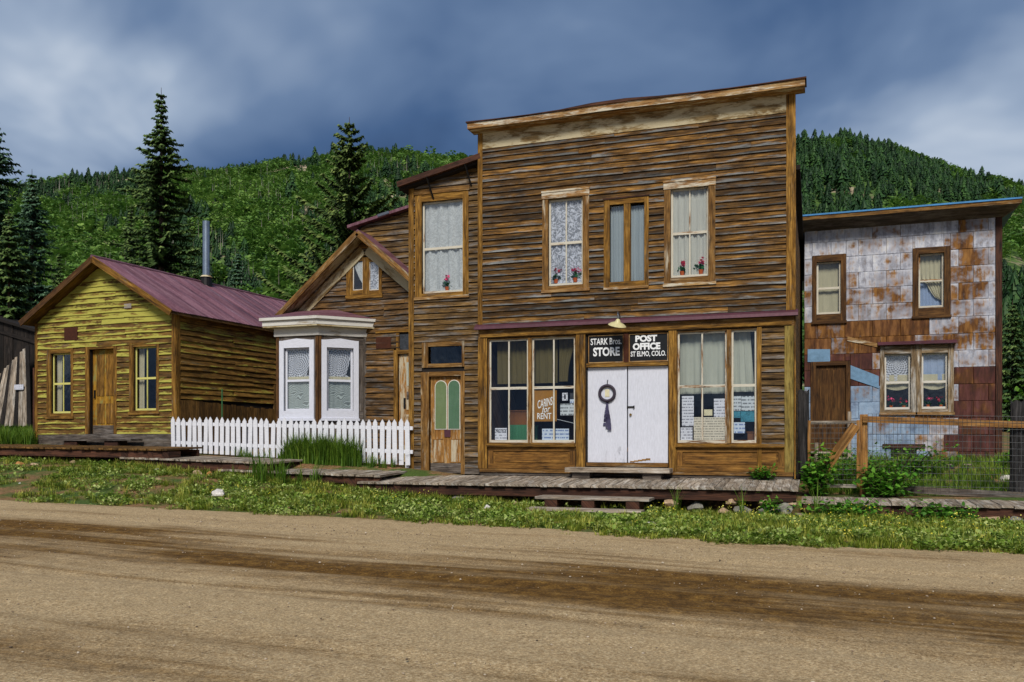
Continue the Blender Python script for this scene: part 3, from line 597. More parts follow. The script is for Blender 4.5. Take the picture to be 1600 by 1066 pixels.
def sheetp(p, mat, lab, d=.075, cat='paper', tilt=0.):
    r = R0(*p, d); m = MB(); a, b, z0, z1 = r
    i = [fs_.pt(a, d, z0+tilt), fs_.pt(b, d, z0), fs_.pt(b, d, z1), fs_.pt(a, d, z1+tilt)]; k = [x+V((0, .004, 0)) for x in i]
    m.hexa([i[0], i[1], k[1], k[0], i[3], i[2], k[2], k[3]], [(0, 0), (b-a, 0), (b-a, 0), (0, 0), (0, z1-z0), (b-a, z1-z0), (b-a, z1-z0), (0, z1-z0)])
    return m.build('notice_paper', mat, None, label=lab, cat=cat, group='papers in the shop windows')
n = sheetp((773.5, 669, 792, 690), 'paper_white', 'white sheet headed NOTICE in lower corner of left shop window'); q = R0(775, 671, 791, 675.5, .0745); textmesh('NOTICE', fs_, q[0], q[1], q[2], q[3], .0745, 'sign_black', n, .02)
sheetp((847, 670, 864, 691), 'paper_blue', 'sheet with blue print standing under the CABINS sign'); sheetp((868, 670, 889, 691), 'paper_blue', 'sheet with blue print beside the pilaster left of doors')
n = sheetp((878.5, 614, 887, 626), 'paper_white', 'small white card with numeral one taped in shop window'); q = R0(881.5, 616.5, 884, 623.5, .0745); textmesh('1', fs_, q[0], q[1], q[2], q[3], .0745, 'sign_black', n, .03)
sheetp((890.5, 614, 898, 623.5), 'photo_dark', 'small dark photograph at upper edge of left shop window'); sheetp((890.5, 624, 898, 630), 'paper_blue', 'pale blue slip under the dark photograph'); sheetp((875.5, 631, 898, 649), 'paper_news', 'wide blue clipping with picture in left shop window')
MB().tube([fs_.pt(*[fs_.U(868, 655)[0], .08, fs_.U(868, 655)[1]]), fs_.pt(fs_.U(898, 662)[0], .08, fs_.U(898, 662)[1])], .006, 5).build('cord', 'wire_white', None, label='white cord strung across the left shop window', cat='cord')
r = R0(803, 664, 826, 695, .5); B('cabinet', 'cabinet_green', None, r[0]-.1, r[1]+.1, .5, .95, .02, r[3]); o = bpy.data.objects['cabinet']; tag(o, 'green cabinet standing inside left shop window', 'cabinet')
for k in range(9): MB().box(r[0]-.1+k*.08, r[0]-.04+k*.08, .49, .4995, .05, r[3]-.03, 'z').build('slat', 'cabinet_green', o)
r2 = R0(799, 643, 827, 663, .55); o = B('crate', 'box_brown', None, r2[0]-.05, r2[1]+.05, .53, .9, r[3]+.003, r2[3]); tag(o, 'brown wooden box on the green cabinet', 'box'); B('lid', 'box_brown', o, r2[0]-.07, r2[1]+.07, .51, .92, r2[3]+.001, r2[3]+.03)
# inside the right display window
for a, b, lab in ((Rw1[0]+.03, (Rw1[0]+Rw1[1])/2, 'pale cloth hanging in left panes of right shop window'), ((Rw1[0]+Rw1[1])/2, Rw1[1], 'pale cloth hanging in middle panes of right shop window')):
    curtain(fs_, a, b, rr-.16, zhead+.05, .2+random.random()*.05, 'cloth_pale', lab, amp=.015, waves=2)
curtain(fs_, Rw2[0], Rw2[1]-.05, rr-.13, zhead+.05, .22, 'cloth_pale', 'pale cloth hanging in narrow sash of right shop window', amp=.02, waves=3, shape=lambda s, t: (s*(.97-.2*t), t))
for p, mt, lab in (((1065.5, 619, 1084, 666), 'paper_white', 'tall typed sheet at left of right shop window'), ((1063.5, 668, 1082, 690.5), 'paper_white', 'white flyer at lower left of right shop window'),
                   ((1084, 652, 1096, 691), 'paper_old', 'narrow old newspaper sheet beside the white flyer'), ((1097, 652, 1133, 691), 'paper_old', 'large yellowed newspaper at bottom of right shop window'),
                   ((1115.5, 623, 1133, 652), 'paper_white', 'typed sheet above the yellowed newspaper'), ((1100, 640, 1113, 649.5), 'card', 'small cream card above the yellowed newspaper'),
                   ((1145.5, 619, 1158, 642), 'paper_news', 'printed column at left of narrow sash'), ((1158.5, 619, 1180, 643), 'paper_news', 'clipping with dark pictures in narrow sash'),
                   ((1145.5, 643, 1157, 653), 'photo_teal', 'small teal postcard in narrow sash'), ((1157.5, 642, 1180, 659), 'photo_teal', 'wide teal landscape postcard in narrow sash'), ((1146.5, 660, 1164, 677), 'paper_blue', 'framed pale blue sheet low in narrow sash')):
    sheetp(p, mt, lab, d=.075 if 'narrow old' not in lab else .078)
r = R0(1168, 676, 1182, 696, .2); o = B('crate', 'box_brown', None, r[0], r[1]+.1, .2, .5, zsill-.1, r[3]); tag(o, 'brown box behind the narrow sash of right shop window', 'box'); B('lid', 'box_brown', o, r[0]-.02, r[1]+.12, .18, .52, r[3]+.001, r[3]+.02)
B('window_shelf', 'panel_brown', store, -W+.2, -.12, .11, .75, zsill-.2, zsill-.1)
# wreath on the left door
wx, wz = fs_.U(948.5, 614.5); t = thing('door_wreath', fs_.pt(wx, .03, wz-.8), 'dark purple wreath with long ribbon on left white door', 'wreath')
MB().tube([fs_.pt(wx+.175*math.cos(a), .0, wz+.175*math.sin(a)) for a in [6.2832*k/28 for k in range(29)]], .034, 10, False).build('ring', 'plastic_wreath', t, True)
for k, (dx, w_) in enumerate(((-.05, .06), (.02, .07), (.06, .05))):
    m = MB()
    for j in range(6):
        f0, f1 = j/6, (j+1)/6; zA, zB = wz-.19-f0*.58, wz-.19-f1*(.55+.05*k); x0, x1 = wx+dx*f0, wx+dx*f1; h0, h1 = .02+w_*.5*f0, .02+w_*.5*f1; y0, y1 = .0+.02*math.sin(f0*9+k), .0+.02*math.sin(f1*9+k)
        P = [fs_.pt(x1-h1, y1, zB), fs_.pt(x1+h1, y1, zB), fs_.pt(x1+h1, y1+.006, zB), fs_.pt(x1-h1, y1+.006, zB), fs_.pt(x0-h0, y0, zA), fs_.pt(x0+h0, y0, zA), fs_.pt(x0+h0, y0+.006, zA), fs_.pt(x0-h0, y0+.006, zA)]
        m.hexa(P, [(0, 0)]*8)
    m.build('ribbon', 'ribbon', t)
MB().fbox(fs_, wx-.055, wx+.05, .026, .033, wz-.08, wz+.09).build('card', 'card', t); MB().tube([fs_.pt(wx, .0, wz+.17), fs_.pt(wx+.01, .0, wz+.29), fs_.pt(wx+.01, .033, wz+.3)], .01, 6).build('hook', 'iron', t)
# gooseneck lamp over the doors
lx, lz = fs_.U(971, 510); t = thing('gooseneck_lamp', fs_.pt(lx, -.3, lz), 'dish-shaped enamel gooseneck lamp above the store doors', 'lamp')
ax = V((.25, -.3, 1)).normalized(); ce = fs_.pt(lx, -.42, lz); a1 = ax.cross(V((0, 1, 0))).normalized(); a2 = ax.cross(a1); m = MB(); rings = []
for rad, h in ((.205, -.035), (.2, -.03), (.15, .01), (.06, .05), (.045, .1), (0.012, .12)):
    rings.append(len(m.v)); m.v += [ce+ax*h+(a1*math.cos(q)+a2*math.sin(q))*rad for q in [6.2832*k/24 for k in range(24)]]
for i, j in zip(rings, rings[1:]):
    for k in range(24): m.f.append((i+k, i+(k+1) % 24, j+(k+1) % 24, j+k)); m.uv += [(0, 0)]*4
m.build('lamp_shade', 'enamel', t, True); top = ce+ax*.12
MB().tube([top, top+V((-.01, 0, .09)), top+V((-.03, .08, .16)), top+V((-.04, .2, .17)), V((top.x-.05, -.03, top.z+.1))], .014, 8).build('arm', 'lead', t, True)
MB().tube([ce-ax*.02, ce+ax*.06], [.035, .025], 10).build('bulb', 'letter_white', t, True)
# geraniums on the upstairs sills (inside the glass)
def geranium(fr, px, py, d, petal, lab, s=1.):
    u, z = fr.U(px, py, d); p = fr.pt(u, d, z); t = thing('potted_geranium', p, lab, 'flowerpot', 'potted geraniums on the window sills')
    MB().tube([p, p+V((0, 0, .1*s))], [.045*s, .065*s], 10).build('pot', 'terracotta', t)
    for nm, mt, n, hz, rd, sz in (('leaves', 'leaf_pot', 26, .15, .1, .05), ('petals', petal, 16, .27, .06, .04)):
        m = MB(); cx = [(random.uniform(-.06, .06), random.uniform(.0, .05)) for _ in range(2)]
        for k in range(n):
            o_ = cx[k % 2] if nm == 'petals' else (0, 0)
            q = p+V((o_[0]*s*1.4+random.gauss(0, rd*.6)*s, random.gauss(0, .02), (hz+o_[1]+random.gauss(0, .035))*s)); a = V((random.gauss(0, 1), random.gauss(0, 1), random.gauss(0, 1))).normalized(); b = a.cross(V((.3, .5, .8))).normalized(); e = sz*s
            m.quad([q-a*e, q-b*e, q+a*e, q+b*e])
        m.build(nm, mt, t)
for q, pt_, lab in (((869, 443), 'petal_red', 'small potted geranium at left of upstairs window over the sign'), ((899, 441), 'petal_pink', 'potted geranium at right of upstairs window over the sign'),
                    ((1066, 431), 'petal_red', 'potted red geranium in upstairs window by the store corner'), ((1095, 428.5), 'petal_pink', 'potted pink geranium in upstairs window by the store corner')):
    geranium(fs_, q[0], q[1], .095, pt_, lab, .95)

# ------------------------------------------------------------------ narrow side wing of the store
fw_ = Fr((0, .25, 0), (1, 0, 0), (0, -1, 0)); RW = fw_.rect
wing = thing('side_wing', (-8.2, .25, 0), 'narrow brown clapboard wing with arched-pane door beside the store', 'building')
xl, xr = -9.16, -7.22; zgl, zgr = 7.15, 7.6
wc, ws = RW(649.5, 302, 733, 463), RW(659.5, 313.5, 724, 457.5); tc_, to_ = RW(660, 532, 726.5, 574), RW(669.5, 541, 722.5, 568); dc, dlf = RW(658.5, 581, 727, 741), RW(671, 588, 721, 741)
hol = [ws, to_, (dlf[0], dlf[1], -.02, dlf[3])]
sheath(wing, fw_, xl, xr, -.02, 7.0, hol)
lim = lambda z: (xl+.12 if z < 7.1 else xl+.12+(z-7.1)*3., xr)
clap(wing, fw_, xl+.12, xr, .0, 7.45, .142, 'clap_wing', [wc, tc_, (dc[0], dc[1], -1, dc[3]+.02)], lim)
MB().box(xl+.002, xl+.1, .36, 6, -.02, 6.9).box(xl+.1, xr, 5.9, 6, 0, 6.9).box(xl+.1, xr, .36, 5.9, 3.6, 3.7).build('wall', 'plank_brown', wing)
FB('corner_board', 'trim_gold', wing, fw_, xl-.02, xl+.12, -.05, 0, -.02, 7.1, g='z')
P = [(xl-.2, .05, zgl-.1), (xr+.02, .05, zgr-.1), (xr+.02, 6.2, zgr-.1), (xl-.2, 6.2, zgl-.1), (xl-.2, .05, zgl+.0), (xr+.02, .05, zgr), (xr+.02, 6.2, zgr), (xl-.2, 6.2, zgl)]
MB().hexa(P, [(p[0], p[1]) for p in P]).build('roof', 'tarpaper', wing)
MB().bar((xl-.22, .0, zgl+.02), (xr+.06, .0, zgr+.04), .13, .1).build('gutter', 'beam_dark', wing)
for f in (.3, .82):
    p = V((xl, 0, zgl)).lerp(V((xr, 0, zgr)), f); MB().bar(p+V((0, -.04, 0)), p+V((.08, .21, -.5)), .03, .03).build('gutter_strap', 'iron', wing)
window(wing, fw_, wc, ws, 1, fw_.U(691, 387)[1], 'trim_gold', 'sash_brown', sillmat='trim_white')
FB('head_board', 'trim_worn', wing, fw_, wc[0]-.03, wc[1]+.03, -.06, 0, wc[3]+.003, wc[3]+.12)
curtain(fw_, ws[0], ws[1], ws[2], ws[3], .11, 'lace_thick', 'white lace curtain filling tall upstairs window of narrow wing', waves=4, amp=.035); FB('gloom_sheet', 'dark_room', wing, fw_, ws[0]-.1, ws[1]+.1, .42, .44, ws[2]-.2, ws[3]+.2)  # dark sheet behind the lace carries the unlit wing room as colour
geranium(fw_, 699, 455, .1, 'petal_pink', 'potted geranium on sill of the narrow wing window', 1.)
m = MB().fbox(fw_, tc_[0], to_[0], -.035, .1, tc_[2], tc_[3], 'z').fbox(fw_, to_[1], tc_[1], -.035, .1, tc_[2], tc_[3], 'z').fbox(fw_, to_[0], to_[1], -.034, .1, to_[3], tc_[3], 'u').fbox(fw_, to_[0], to_[1], -.034, .1, tc_[2], to_[2], 'u')
w = m.build('transom_window', 'trim_worn', wing); FB('pane', 'glass', w, fw_, to_[0], to_[1], .05, .055, to_[2], to_[3])
m = MB().fbox(fw_, dc[0], dlf[0], -.04, .1, -.02, dc[3], 'z').fbox(fw_, dlf[1], dc[1], -.04, .1, -.02, dc[3], 'z').fbox(fw_, dlf[0], dlf[1], -.039, .1, dlf[3], dc[3], 'u').build('door_frame', 'trim_worn', wing)
pl, pr_ = RW(679.5, 595.5, 696.5, 670), RW(700, 594.5, 717, 670)
def arch(r, n=8):
    u0, u1, z0, z1 = r; rad = (u1-u0)/2; return [(u0, z0), (u1, z0)]+[(u0+rad+rad*math.cos(math.pi*k/n), z1-rad+rad*math.sin(math.pi*k/n)) for k in range(n+1)]
door = MB().fbox(fw_, dlf[0]+.01, dlf[1]-.01, .05, .09, .0, dlf[3]-.01, 'z').build('door', 'door_tan', wing)
for r, lab in ((pl, 'left'), (pr_, 'right')):
    MB().prism(arch((r[0]-.02, r[1]+.02, r[2]-.02, r[3]+.02)), fw_, .035, .0495).build('arched_frame', 'sash_white', door)
    curtain_m = MB().prism(arch(r), fw_, .029, .0345).build('arched_pane', 'cloth_green' if r is pl else 'cloth_teal', door)
    MB().prism(arch(r), fw_, .0245, .0285).build('pane_glass', 'glass', door)
for a, b in ((675, 693), (703, 719)):
    r = RW(a, 686, b, 723); FB('door_panel', 'door_tan', door, fw_, r[0]+.02, r[1]-.02, .04, .0495, r[2]+.02, r[3]-.02, g='z')
    m = MB().fbox(fw_, r[0], r[0]+.018, .034, .0496, r[2], r[3]).fbox(fw_, r[1]-.018, r[1], .034, .0496, r[2], r[3]).fbox(fw_, r[0]+.018, r[1]-.018, .034, .0496, r[2], r[2]+.018).fbox(fw_, r[0]+.018, r[1]-.018, .034, .0496, r[3]-.018, r[3]).build('panel_moulding', 'door_tan', door)
r = RW(693.5, 672, 703, 683); FB('lock_plate', 'purple_metal', door, fw_, r[0], r[1], .03, .0495, r[2], r[3]); r = RW(672, 724, 720, 741); FB('kick_board', 'base_grey', door, fw_, r[0], r[1], .035, .0495, .0, r[3])
FB('base_board', 'base_grey', wing, fw_, xl+.13, dc[0], -.045, -.033, -.01, .12); FB('base_board', 'base_grey', wing, fw_, dc[1], xr, -.045, -.033, -.01, .12)
# upper storey standing behind the gabled house
fb_ = Fr((0, 1.9, 0), (1, 0, 0), (0, -1, 0)); rear = thing('rear_block', (-9.9, 1.9, .2), 'brown clapboard upper storey rising behind the gabled house', 'building')
a, za = fb_.U(553, 354); b, zb_ = fb_.U(642, 325); b2 = xl-.03; k = (zb_-za)/(b-a); zr_ = za+k*(b2-a)
sheath(rear, fb_, a+.1, b2, .2, za-.1, [], lim_poly=[(a+.1, za-.1), (b2, za-.1), (b2, zr_-.05), (a+.1, za-.05)])
clap(rear, fb_, a+.1, b2, 5., zr_, .16, 'clap_wing', lim=lambda z: (a+.1+max(0, (z-za+.06)/k), b2))
P = [(a-.1, 1.7, za-.08), (b2, 1.7, zr_-.05), (b2, 8, zr_-.05), (a-.1, 8, za-.08), (a-.1, 1.7, za+.0), (b2, 1.7, zr_+.03), (b2, 8, zr_+.03), (a-.1, 8, za)]
MB().hexa(P, [(p[1], p[0]) for p in P]).build('roof', 'roof_tin', rear); MB().box(a+.11, b2, 7.9, 8, .2, za-.1).box(a+.1, a+.2, 2.02, 7.9, .2, za-.1).build('wall', 'plank_brown', rear)
MB().bar((a+.85, 1.69, za+k*.85), (a+1.2, 1.69, za+k*1.2), .07, .012).build('roof_patch', 'lead', rear)
# ------------------------------------------------------------------ gabled house with the white bay window
fg = Fr((0, 1.6, 0), (1, 0, 0), (0, -1, 0)); RGb = fg.rect
gh = thing('gabled_house', (-11.6, 1.6, .2), 'brown gabled clapboard house with white bay window behind picket fence', 'building')
gxl, gxr = -14.06, -9.19; ax_, az_ = fg.U(560, 362, -.4); _, ez = fg.U(430, 498, -.4); exl = fg.U(430, 498, -.4)[0]; sl2 = (az_-ez)/(ax_-exl)
gwc = RGb(542.5, 403, 598, 461); ga, gb = RGb(552.5, 409, 568, 454), RGb(578, 409, 593, 454)
gz = lambda u: az_-.12-abs(u-ax_)*sl2
dcx = RGb(616, 547, 650, 735); trn = RGb(625, 524, 650, 545)
lim = lambda z: (ax_-(az_-.1-z)/sl2 if z > gz(gxl) else gxl, min(gxr, ax_+(az_-.1-z)/sl2))
bayx0, bayx1 = -14.3, -11.15
sheath(gh, fg, gxl, gxr, .2, gz(gxl)-.02, [(bayx0, -11.35, 1., 3.6), (dcx[0]+.12, gxr, .2, dcx[3]-.1)], lim_poly=[(gxl, gz(gxl)-.02), (gxr, gz(gxl)-.02), (gxr, gz(gxr)), (ax_, gz(ax_)), (gxl, gz(gxl))])
clap(gh, fg, gxl, gxr, .3, az_, .15, 'clap_bay', [gwc, (bayx0, bayx1-.05, 0, 4.2), (dcx[0], gxr, 0, dcx[3]), (trn[0], gxr, trn[2]-.05, trn[3]+.05)], lim, jit=.009)
MB().box(gxl, gxl+.1, 1.72, 8, .2, gz(gxl)-.1).box(gxl+.1, gxr, 7.9, 8, .2, gz(gxl)-.1).box(gxl+.1, gxr, 3.9, 4, .2, 3.6).build('wall', 'plank_brown', gh)
# roof slopes, barge boards, white soffit trim
for sg in (-1, 1):
    ue = exl-.12 if sg < 0 else gxr-.02; ze = az_-abs(ue-ax_)*sl2
    yb_ = 8.2 if sg < 0 else 1.88
    P = [(ue, 1.15, ze), (ax_, 1.15, az_), (ax_, yb_, az_), (ue, yb_, ze), (ue, 1.15, ze+.05), (ax_, 1.15, az_+.05), (ax_, yb_, az_+.05), (ue, yb_, ze+.05)]
    MB().hexa(P, [(p[1], p[0]) for p in P]).build('roof', 'roof_tin', gh)
    n = V((0, -1, 0)); a = V((ax_, 1.13, az_-.05)); b = V((ue, 1.13, ze-.05)); MB().bar(a, b, .15, .04, (0, 0, 1)).build('barge_board', 'trim_worn', gh)
    a = V((ax_, 1.38, az_-.08)); b = V((ue, 1.38, ze-.08)); MB().bar(a, b, .03, .44, (0, 0, 1)).build('soffit', 'trim_cream', gh)
    a = V((ax_+sg*.06, 1.56, az_-.42)); b = V((ue, 1.56, ze-.36)); MB().bar(a, b, .26, .05, (0, 0, 1)).build('rake_trim', 'trim_cream', gh)
m = MB().fbox(fg, gwc[0], ga[0], -.05, .0, gwc[2], gwc[3], 'z').fbox(fg, ga[1], gb[0], -.05, .0, gwc[2], gwc[3], 'z').fbox(fg, gb[1], gwc[1], -.05, .0, gwc[2], gwc[3], 'z').fbox(fg, gwc[0]-.02, gwc[1]+.02, -.07, .0, gwc[2]-.1, gwc[2]-.003, 'u').fbox(fg, ga[0], ga[1], -.048, 0, ga[3], gwc[3], 'u').fbox(fg, gb[0], gb[1], -.048, 0, gb[3], gwc[3], 'u').fbox(fg, ga[0], ga[1], -.048, 0, gwc[2], ga[2], 'u').fbox(fg, gb[0], gb[1], -.048, 0, gwc[2], gb[2], 'u')
w = m.build('window', 'trim_gold', gh)
for r in (ga, gb):
    MB().fbox(fg, r[0], r[0]+.025, -.03, .0, r[2], r[3]).fbox(fg, r[1]-.02, r[1], -.03, .0, r[2], r[3]).fbox(fg, r[0], r[1], -.029, .0, r[2], r[2]+.025).build('sash', 'sash_white', w)
    FB('pane', 'glass', w, fg, r[0], r[1], -.024, -.02, r[2], r[3]); FB('pane_gloom', 'dark_room', w, fg, r[0], r[1], -.006, -.001, r[2], r[3])  # attic darkness painted on a flat sheet behind the glass
curtain(fg, ga[0]+.02, ga[1]-.01, ga[2]+.03, ga[3]-.01, -.013, 'lace_thick', 'lace drape tied aside in left attic window', amp=.002, waves=2, shape=lambda s, t: (1-(1-s)*min(1, .05+1.25*max(0, t-.2)**.8), t)); curtain(fg, gb[0]+.02, gb[1]-.01, gb[2]+.03, gb[3]-.01, -.013, 'lace_floral', 'lace curtain in right attic window', amp=.002, waves=2)
# door half hidden behind the wing
FB('door_frame', 'trim_gold', gh, fg, dcx[0], dcx[0]+.12, -.04, .1, .2, dcx[3], g='z'); FB('door_head', 'trim_gold', gh, fg, dcx[0]+.12, gxr, -.039, .1, dcx[3]-.1, dcx[3])
dr_ = FB('door', 'door_tan', gh, fg, dcx[0]+.125, gxr, .04, .08, .22, dcx[3]-.11, g='z')
r = RGb(634.5, 566, 644, 603); FB('door_pane', 'cloth_pale', dr_, fg, r[0], gxr, .03, .0395, r[2], r[3]); r = RGb(634.5, 612, 644, 624); FB('door_panel', 'base_grey', dr_, fg, r[0], gxr, .03, .0395, r[2], r[3]); r = RGb(630, 622, 633, 638); FB('latch', 'iron', dr_, fg, r[0], r[1], .015, .0395, r[2], r[3])
for a, b in ((640, 652), (660, 700)): r = RGb(634, a, 644, b); FB('door_panel', 'door_tan', dr_, fg, r[0], gxr, .03, .0395, r[2], r[3])
w = FB('transom_frame', 'trim_gold', gh, fg, trn[0]-.1, trn[0], -.035, .02, trn[2]-.08, trn[3]+.08, g='z'); FB('transom_pane', 'photo_dark', w, fg, trn[0], gxr, -.01, .0, trn[2]-.08, trn[3]+.03); r = RGb(588, 520, 625, 525); FB('head_trim', 'trim_gold', gh, fg, r[0], gxr, -.05, -.032, trn[3]+.085, trn[3]+.16)
r = RGb(588.5, 527, 612, 545); MB().fbox(fg, r[0], r[1], -.045, -.031, r[2], r[3]).build('rusty_patch', 'rust_plate', gh)
# the bay: three facets
BP = [V((-13.46, 1.6, 0)), V((-13.41, .7, 0)), V((-12.09, .7, 0)), V((-11.15, 1.6, 0))]
zt, zb0 = 3.62, .3
cen = V((-12.75, 1.6, 0))
def offs(d): # bay outline pushed outward
    return [V((-13.46-d, 1.6, 0)), V((-13.41-d, .7-d, 0)), V((-12.09+d*.42, .7-d, 0)), V((-11.15+d*1.0, 1.6, 0))]
def band(name, mat, d0, d1, z0, z1, dz=0.):
    for i in range(3):
        a0, a1 = offs(d0), offs(d1); q0, q1 = a0[i], a0[i+1]; r0, r1 = a1[i], a1[i+1]; L = (q1-q0).length
        P = [r0+UP*z0, r1+UP*z0, q1+UP*z0, q0+UP*z0, r0+UP*(z1+dz), r1+UP*(z1+dz), q1+UP*z1, q0+UP*z1]
        MB().hexa(P, [(0, z0), (L, z0), (L, z0+.1), (0, z0+.1), (0, z1), (L, z1), (L, z1+.1), (0, z1+.1)]).build(name, mat, gh)
band('bay_frieze', 'bay_cornice', .0, .05, zt, 3.84); band('bay_soffit', 'trim_cream', .0, .26, 3.845, 3.88); band('bay_cornice', 'bay_cornice', .0, .27, 3.885, 4.02); band('bay_crown', 'bay_cornice', .0, .33, 4.025, 4.1)
o_ = offs(.31); tp = [V((-13.3, 1.58, 4.4)), V((-13.2, 1.4, 4.4)), V((-12.3, 1.4, 4.4)), V((-12., 1.58, 4.4))]; m = MB()
for i in range(3): m.quad([o_[i]+UP*4.105, o_[i+1]+UP*4.105, tp[i+1], tp[i]], [(0, 0), (1.3, 0), (1, .8), (.3, .8)])
m.quad([tp[0], tp[1], tp[2], tp[3]]); m.build('bay_roof', 'roof_tin', gh); m = MB(); q = offs(.31); m.quad([q[0]+UP*4.103, q[3]+UP*4.103, q[2]+UP*4.103, q[1]+UP*4.103]); m.build('bay_lid', 'tarpaper', gh)
band('bay_base', 'base_grey', -.06, .0, zb0, 1.33)
for i, (px0, px1) in enumerate(((None, None), (437.5, 491.5), (502, 560))):
    a, b = BP[i], BP[i+1]; d = (b-a).normalized(); n = V((d.y, -d.x, 0)); f = Fr(a, d, n); L = (b-a).length
    if px0: u0, u1 = f.U(px0, 590)[0], f.U(px1, 590)[0]
    else:
        sheath(gh, f, 0, L, 1.33, zt, [], mat='base_grey', name='bay_wall', th=.06); continue
    z0, z1 = 1.4, 3.5; fr_w = .14
    s = (u0+fr_w, u1-fr_w, z0+.2, z1-.2)
    sheath(gh, f, .0, L, 1.33, zt, [s], mat='base_grey', name='bay_wall', th=.06)
    w = window(gh, f, (u0, u1, z0, z1), s, 1, 2.42, 'bay_white', 'bay_white', sillmat='bay_white', stile=.06)
    MB().prism([(u0+.1, z1+.001), (u1-.1, z1+.001), ((u0+u1)/2, z1+.05)], f, -.035, 0).build('arched_head', 'bay_white', w)
    if i:
        lab = ('front', 'canted')[i-1]
        curtain(f, s[0], s[1], 2.4, s[3], .13, 'lace_round', 'round patterned lace in upper sash of %s bay window' % lab, amp=.008, waves=2, shape=(lambda q, t: (q*(.62+.38*t**.6) if t > .12 else q, t)))
        curtain(f, s[0], s[1], s[2], 2.42, .125, 'lace_ripple', 'rippled net curtain in lower sash of %s bay window' % lab, amp=.01, waves=2)
        curtain(f, s[0], s[1], 2.43, 2.53, .11, 'cloth_cream', 'cream sash cloth across %s bay window' % lab, amp=.008, waves=2)
    for e, sd in ((0, 1), (L, -1)): FB('bay_post', 'door_brown' if not (i == 2 and e) else 'base_grey', gh, f, min(e, e+sd*.085), max(e, e+sd*.085), -.02-.002*i, 0, zb0, zt-.003, g='z')
MB().box(-14, -11.4, 2.2, 2.25, .3, 3.6).build('bay_gloom', 'dark_room', gh)  # dark sheet behind the bay windows, the room's gloom painted in

# ------------------------------------------------------------------ yellow house
ya = math.radians(3); yo = V((-16.43, .3, 0)); fy = Fr(yo, (math.cos(ya), -math.sin(ya), 0), (-math.sin(ya), -math.cos(ya), 0)); RY = fy.rect
yside = Fr(yo, (math.sin(ya), math.cos(ya), 0), (math.cos(ya), -math.sin(ya), 0))
yh = thing('yellow_house', (-18.9, .4, .62), 'small yellow gabled house with peeling paint and purple tin roof', 'building')
yl = fy.U(57, 600)[0]; zbase = fy.U(165, 692)[1]; zeL = fy.U(275, 487)[1]-.05; uap, zap = fy.U(158, 413)
uap = yl/2; ysl = (zap-zeL)/(-uap)
c1, s1 = RY(74.5, 544, 116, 651), RY(80.5, 552, 112, 646); c2, s2 = RY(203.5, 535, 250, 644), RY(209.5, 541.5, 245.5, 641.5); dc, dl_ = RY(134.5, 539, 184, 677), RY(140.5, 545.5, 179, 676)
zfl = fy.U(165, 678)[1]
sheath(yh, fy, yl, 0, zbase, zeL, [s1, s2, (dl_[0], dl_[1], zfl, dl_[3])], lim_poly=[(yl, zeL), (0, zeL), (uap, zap)])
clap(yh, fy, yl+.1, -.12, zfl, zap, .16, 'yellow_clap', [c1, c2, (dc[0], dc[1], 0, dc[3])], lambda z: (yl+.08 if z < zeL else max(yl+.08, uap-(zap-z)/ysl), -.1 if z < zeL else min(-.1, uap+(zap-z)/ysl)), jit=.008, seg=(1.8, 4.5))
FB('base_board', 'base_grey', yh, fy, yl, 0, -.035, 0, zbase-.1, zfl-.01)
for a, b in ((yl-.02, yl+.1), (-.12, .02)): FB('corner_board', 'trim_gold', yh, fy, a, b, -.045, 0, zbase, zeL-.02, g='z')
FB('corner_board', 'trim_gold', yh, yside, -.03, .12, -.04, 0, zbase, zeL-.02, g='z'); FB('corner_post', 'beam_dark', yh, fy, yl-.08, yl-.022, -.06, 0, zbase-.15, 3., g='z')
window(yh, fy, c1, s1, 2, fy.U(96, 599.5)[1], 'trim_gold', 'yellow_sash', inset=.06, muntin=.03, stile=.04); window(yh, fy, c2, s2, 2, fy.U(227, 591)[1], 'trim_gold', 'yellow_sash', inset=.06, muntin=.03, stile=.04)
m = MB().fbox(fy, dc[0], dl_[0], -.04, .16, zfl, dc[3], 'z').fbox(fy, dl_[1], dc[1], -.04, .16, zfl, dc[3], 'z').fbox(fy, dl_[0], dl_[1], -.039, .16, dl_[3], dc[3], 'u').build('door_frame', 'trim_gold', yh)
dd = FB('door', 'door_gold', yh, fy, dl_[0], dl_[1], .12, .16, zfl, dl_[3], g='z'); dw = dl_[1]-dl_[0]; dh = dl_[3]-zfl
for i in range(2):
    for a, b in ((.12, .36), (.45, .94)):
        u0 = dl_[0]+dw*(.16+.38*i); FB('door_panel', 'trim_gold', dd, fy, u0, u0+dw*.3, .105, .1195, zfl+dh*a, zfl+dh*b, g='z')
FB('latch', 'iron', dd, fy, dl_[0]+.06, dl_[0]+.1, .08, .1195, zfl+dh*.42, zfl+dh*.52); FB('kick_board', 'base_grey', dd, fy, dl_[0], dl_[1], .11, .1195, zfl, zfl+dh*.1)
r = RY(102.5, 512, 123, 532); FB('rusty_plate', 'rust_plate', yh, fy, r[0], r[1], -.05, -.032, r[2], r[3]); r = RY(196, 475, 207, 482); FB('number_plate', 'plate_grey', yh, fy, r[0], r[1], -.05, -.032, r[2], r[3])
for r, k in ((s1, 'left'), (s2, 'right')): curtain(fy, r[0], r[0]+.2, r[2], r[3], .2, 'cloth_cream', 'pale drape at edge of %s yellow house window' % k, amp=.02, waves=2)
